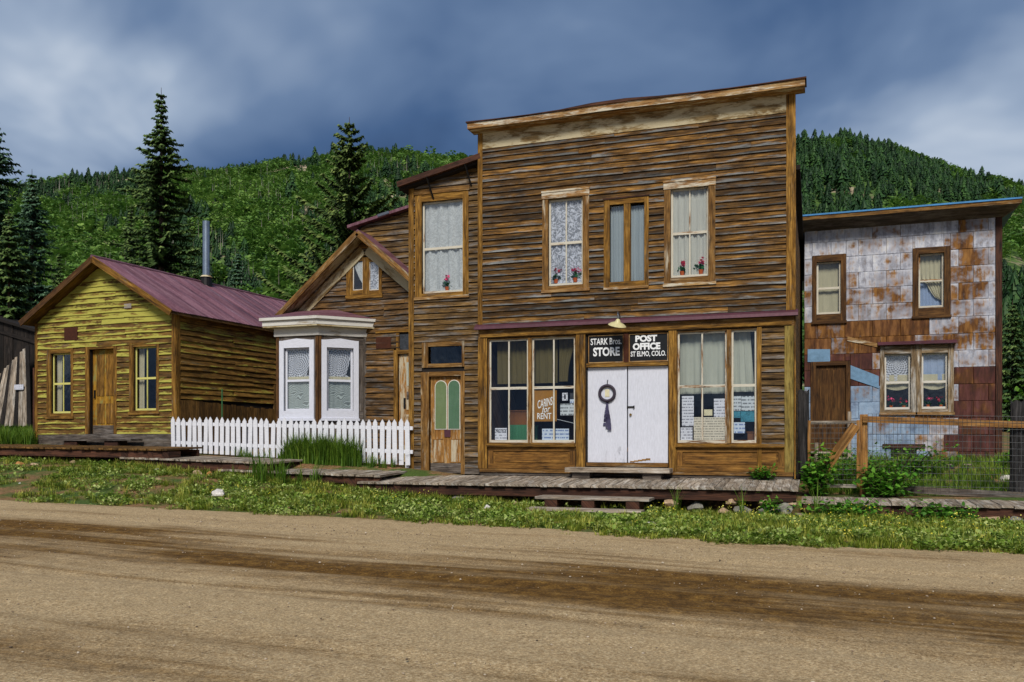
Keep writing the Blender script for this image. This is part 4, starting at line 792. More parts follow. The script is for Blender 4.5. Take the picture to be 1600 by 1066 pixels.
# side wall: clapboard above, upright planks below
Ls = 12.; zpl = 1.98
sheath(yh, yside, 0.1, Ls, zbase, zeL, [], name='wall')
clap(yh, yside, .12, Ls, zpl, zeL-.22, .165, 'yellow_side', jit=.012, seg=(2, 5)); FB('eave_board', 'trim_gold', yh, yside, .12, Ls, -.04, 0, zeL-.215, zeL)
x = .12; 
while x < 7.5:
    w_ = random.uniform(.13, .24); zt_ = zpl-.02-.04*x if x < 4.2 else 2.6; FB('plank', 'plank_brown', yh, yside, x, x+w_-.008, -.035-random.random()*.01, 0, zbase-.1, zt_+random.uniform(-.02, .02), g='z'); x += w_
FB('patch_board', 'rust_plate', yh, yside, 4.6, 5.8, -.07, -.047, zbase+.1, zbase+.7)
back = MB().fbox(yside, Ls-.1, Ls, 0, 5.1, zbase, zeL, 'u'); back.build('wall', 'plank_brown', yh); sheath(yh, Fr(yside.pt(0, 5.08, 0), yside.a, -yside.n), .1, Ls, zbase, zeL, [], name='wall')
# roof sheets: corrugated tin, one mesh each
ov = .42; rz0 = zap+.14
for sd in (-1, 1):
    for k in range(18):
        y0 = -ov+k*.72; m = MB(); n = 20 if sd > 0 else 4; half = -uap+.22
        for i in range(n+1):
            yy = y0+(.73)*i/n; wv = .012*math.sin(yy/.076*6.283) if sd > 0 else 0
            for j, f in enumerate((0., 1.)):
                p = yside.pt(yy, -(uap + sd*half*f), rz0-ysl*half*f+wv+.004*(k % 2)); m.v.append(p)
        for i in range(n):
            m.f.append((2*i, 2*i+1, 2*i+3, 2*i+2)); a, b = y0+.73*i/n, y0+.73*(i+1)/n; m.uv += [(0, a), (2.8, a), (2.8, b), (0, b)]
        o = m.build('roof_sheet', 'roof_tin', yh)
P = []
for sd in (-1, 1):
    half = -uap+.2; m = MB()
    for yy, dz in ((-ov+.03, 0), (Ls+.3, 0)):
        pass
    q = lambda y, f, dz: yside.pt(y, -(uap+sd*half*f), rz0-ysl*half*f+dz)
    m.hexa([q(-ov+.04, 0, -.1), q(-ov+.04, 1, -.1), q(Ls+.2, 1, -.1), q(Ls+.2, 0, -.1), q(-ov+.04, 0, -.02), q(-ov+.04, 1, -.02), q(Ls+.2, 1, -.02), q(Ls+.2, 0, -.02)], [(0, 0), (3, 0), (3, 9), (0, 9), (0, .1), (3, .1), (3, 9), (0, 9)]).build('roof_deck', 'plank_brown', yh)
    MB().bar(q(-ov+.02, 0, -.07), q(-ov+.02, 1, -.07), .17, .035, (0, 0, 1)).build('barge_board', 'trim_gold' if sd > 0 else 'door_brown', yh)
MB().tube([yside.pt(-ov, -uap, rz0+.01), yside.pt(Ls, -uap, rz0+.01)], .045, 8).build('ridge_cap', 'roof_tin', yh)
# stove pipe: stands through the roof ridge
p = None
for k in range(400):
    yy = k*.03; q = yside.pt(yy, -uap-.1, rz0-.05); s = (q-CAM); px = 800+FPX*s.dot(RT)/s.dot(FW)
    if px >= 322: p = q; break
zt_ = CAM.z+(HOR-346)/FPX*(p-CAM).dot(FW)
st = MB().tube([p-UP*.2, V((p.x, p.y, zt_))], .115, 14).build('stove_pipe', 'pipe_steel', yh); MB().tube([p-UP*.1, p+UP*.22], [.19, .17], 14).build('pipe_collar', 'iron', st); MB().tube([p+UP*.22, p+UP*.28], [.2, .15], 14).build('pipe_flashing', 'trim_cream', st)
# bench-like step before the yellow house door
a, za = fy.U(77, 686, -.55); b, _ = fy.U(204, 686, -.55); t = thing('door_step', fy.pt((a+b)/2, -.4, zbase-.15), 'long dark plank step before the yellow house door', 'step')
for k in range(2): FB('tread', 'base_grey', t, fy, a, b, -.55+k*.22, -.34+k*.22, za-.05, za)
for f in (.25, .75): FB('support', 'beam_dark', t, fy, a+(b-a)*f-.25, a+(b-a)*f+.25, -.5, -.15, zbase-.3, za-.052)

# ------------------------------------------------------------------ dark barn on the left
fb2 = Fr((0, 5, 0), (1, 0, 0), (0, -1, 0)); barn = thing('plank_barn', (-26, 5, .7), 'dark weathered plank barn behind the yellow house', 'barn')
u1, z1 = fb2.U(50, 512); u0, z0 = fb2.U(-40, 485); x = u0-3; sl3 = (z1-z0)/(u1-u0)
while x < u1+1.5:
    w_ = random.uniform(.2, .3); zt_ = z0+sl3*(x-u0)-.1; FB('plank', 'barn_dark', barn, fb2, x, x+w_-.012, -.03-random.random()*.03, 0, .4, zt_, g='z'); x += w_
FB('wall', 'dark_room', barn, fb2, u0-3, u1+1.5, .004, .1, .4, z1-.2); MB().box(u0-3, u1+1.5, 5.1, 11, .4, z1-.3).build('body', 'barn_dark', barn)
p, q = fb2.pt(u0-3, -.2, z0+sl3*-3), fb2.pt(u1+1.5, -.2, z0+sl3*(u1+1.5-u0)); MB().hexa([p-UP*.1, q-UP*.1, q+V((0, 7, -.1)), p+V((0, 7, -.1)), p, q, q+V((0, 7, 0)), p+V((0, 7, 0))], [(0, 0)]*8).build('roof', 'barn_dark', barn)
MB().bar(fb2.pt(u0-2, -.08, z0-.5+sl3*-2), fb2.pt(u1+1.4, -.08, z0-.5+sl3*(u1+1.4-u0)), .12, .05).build('batten', 'barn_dark', barn)
lean = thing('leaning_planks', fb2.pt(u1-1, -1.4, .6), 'grey planks leaning in a fan against the dark barn', 'planks'); 
for k in range(13):
    f = k/12; bx = fb2.U(-40+86*f, 655, -1.3); tx = fb2.U(-8+62*f, 592-50*f, -.25)
    MB().bar(fb2.pt(bx[0], -1.3, bx[1]-.25), fb2.pt(tx[0], -.2-.03*k % 3, tx[1]), .17, .03, (1, 0, 0)).build('plank', 'plank_grey' if k % 3 else 'barn_dark', lean)
r = fb2.rect(23, 601, 37, 609, -1.); q = MB().fbox(fb2, r[0], r[1], -1.02, -1., r[2], r[3]).build('paper_notice', 'paper_white', None, label='small white notice pinned to leaning grey planks', cat='notice')

# ------------------------------------------------------------------ tin-clad house on the right
fm = Fr((0, 5, 0), (1, 0, 0), (0, -1, 0)); RM = fm.rect; mh = thing('tin_house', (2.4, 5, .2), 'two-storey house clad in rusted white tin panels', 'building')
mx0, mx1 = .14, fm.U(1564, 520)[0]; mzt = 6.38
m1c, m1s = RM(1269, 399, 1322, 502), RM(1276, 409, 1314, 491); m2c, m2s = RM(1426, 387, 1485, 493), RM(1435, 396, 1475, 481); m3c = RM(1375, 540, 1490, 648); m3a, m3b = RM(1382, 553, 1423, 640), RM(1440, 551.5, 1481, 639); mdc, mdl = RM(1266.5, 565, 1329, 700), RM(1275, 571, 1322, 700)
hol = [m1s, m2s, m3a, m3b, (mdl[0], mdl[1], .3, mdl[3])]
sheath(mh, fm, mx0, mx1, .0, mzt, hol); MB().box(mx0, mx0+.1, 5.12, 12, 0, mzt).box(mx1-.1, mx1, 5.12, 12, 0, mzt).box(mx0+.1, mx1-.1, 11.9, 12, 0, mzt).box(mx0+.1, mx1-.1, 7.4, 7.5, 0, mzt).build('wall', 'rust_plate', mh)
big = [m1c, m2c, m3c, (mdc[0], mdc[1], 0, mdc[3])]
ph, pw = .425, .67; z = .1; row = 0
def proj(p): s = p-CAM; return 800+FPX*s.dot(RT)/s.dot(FW), HOR-FPX*s.z/s.dot(FW)
while z < mzt-.05:
    zt_ = min(z+ph, mzt); x = mx0 - (.0 if row % 2 else pw/2)
    while x < mx1-.12:
        a, b = max(x, mx0), min(x+pw, mx1-.12); x += pw
        if b-a < .04: continue
        iv = [(a, b, z, zt_)]
        for h in big:                          # cut the panel round the openings
            nv = []
            for (p, q, s, t) in iv:
                if h[1] <= p or h[0] >= q or h[3] <= s or h[2] >= t: nv.append((p, q, s, t)); continue
                if h[0]-p > .02: nv.append((p, h[0], s, t))
                if q-h[1] > .02: nv.append((h[1], q, s, t))
                l, r_ = max(p, h[0]), min(q, h[1])
                if h[2]-s > .02: nv.append((l, r_, s, h[2]))
                if t-h[3] > .02: nv.append((l, r_, h[3], t))
            iv = nv
        cx, cy = proj(fm.pt((a+b)/2, 0, (z+zt_)/2)); rust = random.choice((.52, .54, .56, .58, .6, .62)); deep = 0.; blue = 0.
        if cx > 1493 and cy > 568: rust, deep = random.uniform(.95, 1.2), 1.
        elif cx > 1493 and cy > 350: rust = random.choice((.58, .62, .64, .66, .7))
        elif cx < 1445 and 500 < cy < 548: rust = random.choice((.78, .86, .94)); deep = .35
        elif cx < 1375 and 540 < cy < 600: rust, deep = random.uniform(.9, 1.1), 1.
        elif cx < 1440 and cy > 600: rust, blue = random.choice((.36, .45, .5)), .8
        elif 1400 < cx and cy > 640: rust = random.choice((.5, .6, .7)); deep = .5
        elif cy < 420: rust -= .1
        tl = random.uniform(-.002, .002)
        for (p, q, s, t) in iv:
            e = .012; y0 = -.006+tl; m = MB()
            ys = [y0+random.uniform(-.006, .003) for _ in range(4)]; P0 = [(p+.001, y0+.004, s+.001), (q-.001, y0+.004, s+.001), (q-.001, y0+.004, t-.001), (p+.001, y0+.004, t-.001)]; P1 = [(p+.001+e, ys[0]-.008, s+.001+e), (q-.001-e, ys[1]-.008, s+.001+e), (q-.001-e, ys[2]-.008, t-.001-e), (p+.001+e, ys[3]-.008, t-.001-e)]
            if q-p < .05 or t-s < .05: P1 = [(u, y0-.01, w_) for (u, _, w_) in P0]
            A = [fm.pt(*k) for k in P0]; Bq = [fm.pt(*k) for k in P1]; m.quad(Bq, [(0, 0), (1, 0), (1, 1), (0, 1)])
            for k in range(4): m.quad([A[k], A[(k+1) % 4], Bq[(k+1) % 4], Bq[k]], [(0, 0)]*4)
            o = m.build('tin_panel', 'tin', mh); o.color = (rust, deep, blue, 1)
    z = zt_; row += 1
for poly, rs in (([(1262, 546), (1297, 546), (1297, 565), (1262, 566)], 'blue_sheet'), ([(1329, 571), (1373, 588), (1373, 607), (1329, 592)], 'blue_sheet'), ([(1324, 526), (1372, 537), (1371, 543), (1324, 533)], 'trim_white')):
    pp = [fm.U(*q) for q in poly][::-1]; MB().prism(pp, fm, -.035, -.021).build('patch_sheet', rs, mh)
FB('corner_board', 'beam_dark', mh, fm, mx1-.12, mx1+.02, -.05, 0, .0, mzt, g='z')
window(mh, fm, m1c, m1s, 1, fm.U(1295, 450)[1], 'door_brown', 'sash_brown'); window(mh, fm, m2c, m2s, 1, fm.U(1455, 438)[1], 'door_brown', 'sash_brown')
for s, cc in ((m3a, (m3c[0], (m3a[1]+m3b[0])/2-.003, m3c[2]+.06, m3c[3])), (m3b, ((m3a[1]+m3b[0])/2+.003, m3c[1], m3c[2]+.06, m3c[3]))): window(mh, fm, cc, s, 1, fm.U(1432, 597)[1], 'casing_grey', 'sash_white', sillmat='trim_white')
P = [fm.pt(m3c[0]-.06, -.18, m3c[3]+.02), fm.pt(m3c[1]+.06, -.18, m3c[3]+.02), fm.pt(m3c[1]+.06, 0, m3c[3]+.1), fm.pt(m3c[0]-.06, 0, m3c[3]+.1)]; MB().hexa(P+[p+UP*.025 for p in P], [(0, 0)]*8).build('window_hood', 'purple_metal', mh)
MB().fbox(fm, mdc[0], mdl[0], -.04, .1, .2, mdc[3]).fbox(fm, mdl[1], mdc[1], -.04, .1, .2, mdc[3]).fbox(fm, mdl[0], mdl[1], -.039, .1, mdl[3], mdc[3]).build('door_frame', 'door_brown', mh)
dd = FB('door', 'door_brown', mh, fm, mdl[0], mdl[1], .04, .08, .3, mdl[3], g='z'); dw = mdl[1]-mdl[0]
for i in range(2):
    for a, b in ((.62, 1.12), (1.3, mdl[3]-.12)): u0 = mdl[0]+dw*(.12+.42*i); FB('door_panel', 'door_brown', dd, fm, u0, u0+dw*.34, .025, .0395, a, b, g='z'); FB('panel_ledge', 'trim_worn', dd, fm, u0, u0+dw*.34, .015, .0395, a-.03, a-.004)
zt0, zr0 = mzt, 6.74; P = [(mx0-.4, 4.4, zr0-.1), (mx1+.35, 4.4, zr0-.1), (mx1+.35, 12.3, 6.0), (mx0-.4, 12.3, 6.0), (mx0-.4, 4.4, zr0-.06), (mx1+.35, 4.4, zr0-.06), (mx1+.35, 12.3, 6.05), (mx0-.4, 12.3, 6.05)]
MB().hexa(P, [(p[0], p[1]) for p in P]).build('roof', 'roof_blue', mh); FB('fascia', 'trim_worn', mh, fm, mx0-.39, mx1+.34, -.58, -.55, zr0-.2, zr0-.104)
P = [(mx0-.3, 4.96, zt0-.02), (mx1+.04, 4.96, zt0-.02), (mx1+.04, 5.1, zt0-.02), (mx0-.3, 5.1, zt0-.02), (mx0-.38, 4.44, zr0-.2), (mx1+.33, 4.44, zr0-.2), (mx1+.33, 5.1, zr0-.2), (mx0-.38, 5.1, zr0-.2)]
MB().hexa(P, [(p[0], p[1]+p[2]) for p in P]).build('soffit', 'base_grey', mh)
cm = lambda r, d, mt, lab, **k: curtain(fm, r[0], r[1], r[2], r[3], d, mt, lab, **k)
cm(m1s, .17, 'cloth_cream', 'cream blind in upstairs tin house window beside the store', amp=.008, waves=2)
cm(m2s, .16, 'cloth_cream', 'cream draped curtain swept aside in upper right tin house window', waves=6, shape=lambda s, t: (1-(1-s)*(t*1.1 if t < .45 else 1)**.5 if t > .02 else 1, .12+.88*t)); cm(m2s, .2, 'cloth_blue', 'pale blue cloth behind swept curtain of tin house', amp=.01)
for s, mt, lab in ((m3a, 'lace_round', 'lace valance in left window of the tin house pair'), (m3b, 'cloth_blue', 'pale blue valance in right window of the tin house pair')):
    zz0 = fm.U(1430, 597)[1]; curtain(fm, s[0], s[1], zz0+.05, s[3], .15, mt, lab, amp=.012, waves=3); curtain(fm, s[0], s[1], zz0-.12, zz0+.2, .14, 'cloth_cream', 'cream gathered swag under the %s valance' % ('lace' if s is m3a else 'pale blue'), amp=.015, waves=1, shape=lambda q, t: (q, t-.25*math.sin(q*math.pi)*(1-t)))
for q, pt_, lab in (((1392, 638), 'petal_pink', 'first potted geranium from door side in tin house pair'), ((1412, 638.5), 'petal_red', 'second potted geranium in left window of tin house pair'), ((1450, 637), 'petal_pink', 'potted geranium at left of right window in tin house pair'), ((1470, 637), 'petal_red', 'potted geranium at far end of tin house windows')): geranium(fm, q[0], q[1], .095, pt_, lab, .75)
# cellar vent and a little stoop
r = RM(1392, 700, 1432, 716); FB('cellar_window', 'dark_room', mh, fm, r[0], r[1], -.05, -.02, r[2], r[3]); FB('cellar_lintel', 'beam_dark', mh, fm, r[0]-.2, r[1]+.2, -.06, -.02, r[3]+.003, r[3]+.1)
t = thing('wooden_stoop', fm.pt((mdc[0]+mdc[1])/2, -.6, .1), 'small grey wooden stoop below the tin house door', 'steps')
for k in range(4): FB('tread', 'plank_grey', t, fm, mdc[0]-.05, mdc[1]+.05, -1.1+k*.27, -.86+k*.27, .05+k*.14, .09+k*.14)
for e in (mdc[0]+.05, mdc[1]-.02): FB('stringer', 'plank_grey', t, fm, e-.04, e, -1.12, -.06, -.1, .05); 
for e, d, h in ((mdc[0]+.14, -1.15, .75), (mdc[1]-.04, -.3, 1.55)): FB('post', 'plank_grey', t, fm, e-.04, e+.05, d-.05, d+.04, -.1, h, g='z')

# ------------------------------------------------------------------ picket fence
fp = Fr((0, .1, 0), (1, 0, 0), (0, -1, 0)); pf = thing('picket_fence', (-12.7, .1, .2), 'white picket fence before the gabled house', 'fence')
x = -16.33; NP = 41; st = (16.33-9.14)/(NP-1)
for k in range(NP):
    x = -16.33+k*st; f = k/(NP-1); zt_ = 1.44-.1*f+random.uniform(-.028, .028); z0 = .49-.3*f; w_ = .062; d0 = -.03; tl = random.uniform(-.022, .022)
    if k in (18, 28): zt_ -= .05
    if 20 < k < 29: zt_ -= .03
    MB().prism([(x-w_, z0), (x+w_, z0), (x+w_+tl, zt_-.1), (x+tl, zt_), (x-w_+tl, zt_-.1)], fp, d0, d0+.022).build('picket', 'picket_white', pf)
for a, b in ((.26, .3), (.78, .72)):
    MB().bar(fp.pt(-16.4, .02, .49+a), fp.pt(-9.02, .02, .19+b+ (.03 if a < .5 else .2)), .09, .04, (0, 0, 1)).build('rail', 'picket_white', pf)
for e in (-16.3, -14, -11.6, -9.2): FB('post', 'picket_white', pf, fp, e-.045, e+.045, .045, .13, .0, 1.2, g='z')
o = MB().tube([onY(347, 700, 1.5), onY(347, 608, 1.5)], .02, 6).build('fence_stake', 'green_post', None, label='thin green metal stake behind the picket fence', cat='stake')

# ------------------------------------------------------------------ boardwalks
def walk(name, label, x0, x1, y0, y1, zb_, zf0, zf1, mat, pw=.155, beam=.2, blocks=(), th=.045, group='boardwalk sections'):
    t = thing(name, ((x0+x1)/2, (y0+y1)/2, min(zf0, zf1)-.3), label, 'boardwalk', group); n = int((x1-x0)/pw); pw = (x1-x0)/n
    for k in range(n):
        a, b = x0+k*pw+.004, x0+(k+1)*pw-.004; f = (k+.5)/n; zf = zf0+(zf1-zf0)*f; zb1 = zf+zb_; dz = random.uniform(-.006, .006); dy = random.uniform(-.03, .03)
        P = [(a, y0+dy, zf-th+dz), (b, y0+dy, zf-th+dz), (b, y1, zb1-th+dz), (a, y1, zb1-th+dz), (a, y0+dy, zf+dz), (b, y0+dy, zf+dz), (b, y1, zb1+dz), (a, y1, zb1+dz)]
        MB().hexa(P, [(p[1], p[0]+p[2]) for p in P]).build('plank', mat, t)
    for yy, q in ((y0+.12, 0.), (y1-.12, 1.)):
        dzz = zb_*((yy-y0)/(y1-y0))-.062; MB().bar((x0+.04, yy, zf0+dzz-beam/2), (x1-.04, yy, zf1+dzz-beam/2), beam, .1, (0, 0, 1)).build('beam', 'beam_dark', t)
    for bx in blocks: MB().box(bx-.11, bx+.11, y0+.06, y0+.5, zf0+(zf1-zf0)*(bx-x0)/(x1-x0)-.35, zf0+(zf1-zf0)*(bx-x0)/(x1-x0)-.064, 'y').build('block', 'beam_dark', t)
    return t
walk('boardwalk', 'wide plank boardwalk running before the store front', -9.46, .12, -1.9, -.07, .1, -.13, -.11, 'plank_grey', blocks=(-9.2, -8.5))
walk('boardwalk', 'low plank boardwalk below the wire fence', .16, 7.5, -1.5, -.35, .03, -.37, -.37, 'plank_grey', pw=.2, beam=.16)
walk('boardwalk', 'plank boardwalk before the tall grass and picket fence', -13.4, -8.95, -1.75, -.3, .05, .1, .015, 'plank_grey', blocks=(-9.7, -9.3), beam=.16)
walk('boardwalk', 'plank boardwalk before the left end of picket fence', -16.5, -11.9, -1.7, -.25, .04, .38, .28, 'plank_grey', blocks=(-13., -12.2))
walk('boardwalk', 'dark boardwalk section before the yellow house', -25, -15., -1.7, -.35, .04, .68, .585, 'plank_brown', blocks=(-16.4, -15.6, -15.1), beam=.18)
t = thing('bench_step', (-3.6, -.35, 0), 'low plank bench step before the white doors', 'step'); r = R0(883, 734, 1048, 741); a = onY(884, 740, -.5).x; b = onY(1047, 740, -.5).x
for k in range(2): MB().box(a, b, -.58+k*.24, -.35+k*.24, .1, .2, 'x').build('tread', 'plank_grey', t)
for e in (a+.35, b-.4): MB().box(e-.2, e+.2, -.5, -.16, -.06, .098).build('support', 'base_grey', t)
t = thing('wooden_steps', (-3.8, -2.6, -.6), 'two-tread wooden steps leading up to the store boardwalk', 'steps')
MB().box(-4.95, -2.62, -2.6, -2.3, -.37, -.32).build('tread', 'plank_grey', t); MB().box(-4.95, -2.62, -2.29, -2.02, -.368, -.322).build('tread', 'plank_grey', t); MB().box(-5., -2.7, -3., -2.62, -.57, -.525).build('tread', 'plank_grey', t)
for e in (-4.62, -3.85, -2.95): MB().box(e-.13, e+.13, -2.58, -2.05, -.7, -.372, 'y').build('support', 'beam_dark', t)

# ------------------------------------------------------------------ wire fence and gate
ff = Fr((0, .2, 0), (1, 0, 0), (0, -1, 0)); wf = thing('wire_fence', (3, .2, -.3), 'wire mesh fence with new wooden rail before the tin house', 'fence')
xp = 1.38; MB().box(xp-.075, xp+.075, .17, .26, -.5, 1.36, 'z').build('post', 'fresh_wood', wf); MB().bar((xp-.02, .13, 1.26), (4.9, .13, 1.1), .13, .05, (0, 0, 1)).build('rail', 'fresh_wood', wf); MB().bar((xp+.1, .12, -.16), (4.9, .12, -.3), .14, .04, (0, 0, 1)).build('bottom_board', 'base_grey', wf)
def mesh_wire(x0, x1, zt0, zt1, zb0_, y, parent, ex=0.):
    m = MB(); x = x0
    while x <= x1: m.tube([(x, y, zb0_), (x, y, zt0+(zt1-zt0)*(x-x0)/(x1-x0)+ex)], .004, 3, False); x += .08
    for k in range(13): f = k/12; m.tube([(x0, y, zb0_+(zt0-zb0_+ex)*f), (x1, y, zb0_+(zt1-zb0_+ex)*f)], .004, 3, False)
    return m.build('wire_mesh', 'steel_mesh', parent)
mesh_wire(xp+.08, 4.9, 1.2, 1.1, -.25, .1, wf, .17)
gt = thing('wire_gate', (.8, .2, -.3), 'small wooden gate with wire mesh and diagonal brace', 'gate'); gl, gr_ = .3, 1.27; zg = 1.24
for e in (gl, gr_): MB().box(e-.03, e+.03, .17, .22, -.15, zg, 'z').build('stile', 'fresh_wood', gt)
for z in (zg-.05, -.15): MB().box(gl+.032, gr_-.032, .172, .218, z-.03, z+.04).build('rail', 'plank_grey', gt)
a, za = ff.U(1283, 742, -.08); b, zb_ = ff.U(1337, 664, -.08); MB().bar(ff.pt(a, -.08, za), ff.pt(b, -.08, zb_), .2, .035, (1, 0, 0)).build('brace', 'fresh_wood', gt); mesh_wire(gl+.03, gr_-.03, zg-.05, zg-.05, -.12, .16, gt)
def oldpost(px0, px1, py0, py1, Y, lab):
    f = Fr((0, Y, 0), (1, 0, 0), (0, -1, 0)); a, b = f.U(px0, 650)[0], f.U(px1, 650)[0]; z1, z0 = f.U((px0+px1)/2, py0)[1], f.U((px0+px1)/2, py1)[1]; m = MB(); n = 12; R_ = (b-a)/2; cx = (a+b)/2; rings = []
    for i in range(7):
        zz = z0-.3+(z1-z0+.3)*i/6; rings.append(len(m.v)); m.v += [V((cx+R_*(1+.13*math.sin(k*2.3+i*.8))*math.cos(6.283*k/n), Y+R_*(1+.13*math.cos(k*3.1+i))*math.sin(6.283*k/n), zz+(.06*math.sin(k*1.7) if i == 6 else 0))) for k in range(n)]
    for i, j in zip(rings, rings[1:]):
        for k in range(n): m.f.append((i+k, i+(k+1) % n, j+(k+1) % n, j+k)); m.uv += [(m.v[i].z, k*.09), (m.v[i].z, k*.09+.09), (m.v[j].z, k*.09+.09), (m.v[j].z, k*.09)]
    q = rings[-1]; m.f.append(tuple(range(q, q+n))); m.uv += [(k*.1, .1) for k in range(n)]; return m.build('fence_post', 'post_black', None, label=lab, cat='post', group='old fence posts')
oldpost(1246, 1265, 612, 730, .45, 'weathered black post between store corner and gate'); oldpost(1578, 1603, 629, 768, .35, 'thick black post at far end of wire fence')
fyd = Fr((0, 3.4, 0), (1, 0, 0), (0, -1, 0))
for px, lab in ((1481, 'grey weathered wooden trestle in the yard, nearer the house door'), (1511, 'grey weathered wooden trestle in the yard, nearer the black post')):
    u, z = fyd.U(px, 752); t = thing('trestle', fyd.pt(u, 0, z), lab, 'trestle'); zt_ = fyd.U(px, 727)[1]
    for s in (-1, 1): MB().bar(fyd.pt(u+s*.2, s*.05, z-.1), fyd.pt(u+s*.06, 0, zt_), .1, .06).build('leg', 'post_black', t)
    for k in range(3): f = .3+.28*k; MB().box(u-.2*(1-f)-.06*f-.03, u+.2*(1-f)+.06*f+.03, 3.3, 3.34, z+(zt_-z)*f-.05, z+(zt_-z)*f+.06).build('slat', 'post_black', t)
    MB().box(u-.08, u+.08, 3.32, 3.46, zt_-.02, zt_+.03).build('cap', 'plank_grey', t)
# ------------------------------------------------------------------ growing things
def tri_mesh(name, verts, tris, tint, mat):
    me = bpy.data.meshes.new(name); nv, nt = len(verts), len(tris)
    me.vertices.add(nv); me.vertices.foreach_set('co', verts.astype('f').ravel()); me.loops.add(nt*3); me.loops.foreach_set('vertex_index', tris.astype('i').ravel())
    me.polygons.add(nt); me.polygons.foreach_set('loop_start', np.arange(0, nt*3, 3, dtype='i'))
    at = me.attributes.new('tint', 'FLOAT', 'POINT'); at.data.foreach_set('value', tint.astype('f'))
    me.materials.append(MATS[mat]); me.update(calc_edges=True); return me
def scatter(name, protos, pos, rot, scl, tint, mat, parent=None, label=None, org=V((0, 0, 0)), kind='stuff'):
    N = len(pos); pick = RG.integers(0, len(protos), N); VS, TS, TT = [], [], []; base = 0
    for k, (pv, pt_, ptint) in enumerate(protos):
        i = np.where(pick == k)[0]
        if not len(i): continue
        s, c_ = np.sin(rot[i]), np.cos(rot[i]); sc = scl[i] if scl.ndim == 2 else np.stack([scl[i]]*3, 1)
        P = pv[None]*sc[:, None, :]; X = P[..., 0]*c_[:, None]-P[..., 1]*s[:, None]; Y = P[..., 0]*s[:, None]+P[..., 1]*c_[:, None]
        Q = np.stack([X, Y, P[..., 2]], -1)+pos[i][:, None, :]; VS.append(Q.reshape(-1, 3))
        TS.append((pt_[None]+(np.arange(len(i))*len(pv))[:, None, None]).reshape(-1, 3)+base); base += len(i)*len(pv)
        TT.append(np.clip(tint[i][:, None]+ptint[None], 0, 1).ravel())
    me = tri_mesh(name, np.concatenate(VS)-np.array(org), np.concatenate(TS), np.concatenate(TT), mat); o = link(name, me, parent, org if parent is None else (0, 0, 0))
    return tag(o, label, kind=kind)
def tuft(n, h, spread, w, bend=.5):
    vs, ts, tt = [], [], []
    for _ in range(n):
        a = random.uniform(0, 6.283); r = random.uniform(0, spread); hh = h*random.uniform(.5, 1.1); b = random.uniform(.1, bend)*hh; d = (math.cos(a), math.sin(a)); bx, by = r*math.cos(a*3.3), r*math.sin(a*3.3); q = (-d[1]*w/2, d[0]*w/2); i = len(vs)
        for f, ww in ((0, 1.), (.55, .8), (1., 0)):
            x, y, z = bx+d[0]*b*f*f, by+d[1]*b*f*f, hh*f*(1-.12*f)
            vs += [(x-q[0]*ww, y-q[1]*ww, z), (x+q[0]*ww, y+q[1]*ww, z)] if ww else [(x, y, z)]
        ts += [(i, i+1, i+2), (i+1, i+3, i+2), (i+2, i+3, i+4)]; t = random.uniform(-.18, .18); tt += [t-.08, t-.08, t, t, t+.15]
    return np.array(vs), np.array(ts), np.array(tt)
def leafy(n, h, rad, ls, up=.4):
    vs, ts, tt = [], [], []
    for _ in range(n):
        a = random.uniform(0, 6.283); r = rad*math.sqrt(random.random()); z = h*random.uniform(.15, 1)*(1-.5*(r/rad)**2); p = V((r*math.cos(a), r*math.sin(a), z)); d = V((math.cos(a)+random.gauss(0, .5), math.sin(a)+random.gauss(0, .5), random.gauss(up, .4))).normalized(); s = d.cross(UP).normalized(); l = ls*random.uniform(.6, 1.3); i = len(vs)
        nrm = s.cross(d)
        vs += [tuple(p), tuple(p+d*l*.5+s*l*.38+nrm*l*.1), tuple(p+d*l), tuple(p+d*l*.5-s*l*.38+nrm*l*.1)]; ts += [(i, i+1, i+2), (i, i+2, i+3)]; t = random.uniform(-.2, .25); tt += [t]*4
    return np.array(vs), np.array(ts), np.array(tt)
def clear(x, y):
    if -5.1 < x < -2.55 and -3.5 < y < -2: return False
    return not any(abs(x-a) < r_*1.15 and -.55 < y-b < r_ for a, b, r_ in RK)
def pts(n, fx, fy, ok=None, dz=-.01):
    P = []
    while len(P) < n:
        x, y = fx(), fy()
        if (ok is None or ok(x, y)) and (y > -1.2 or clear(x, y)): P.append((x, y, ground(x, y)+dz))
    return np.array(P)
un = random.uniform
def dens(x, y): return nz2(x*.9, y*1.4, 1.1)+.5*nz2(x*2.7, y*3., 1.2)
def okv(x, y):
    e = edgeY(x)+.25*nz2(x*2.2, .3, 1.3)+.1*nz2(x*7, 1., 1.)
    if y < e+.05: return False
    t = (y-e)/(-1.9-e); bare = .1-.35*t-(.3 if x > -2 else 0)+(.5 if x < -12.5 else 0)
    return dens(x, y) > bare-random.random()*.4-.25
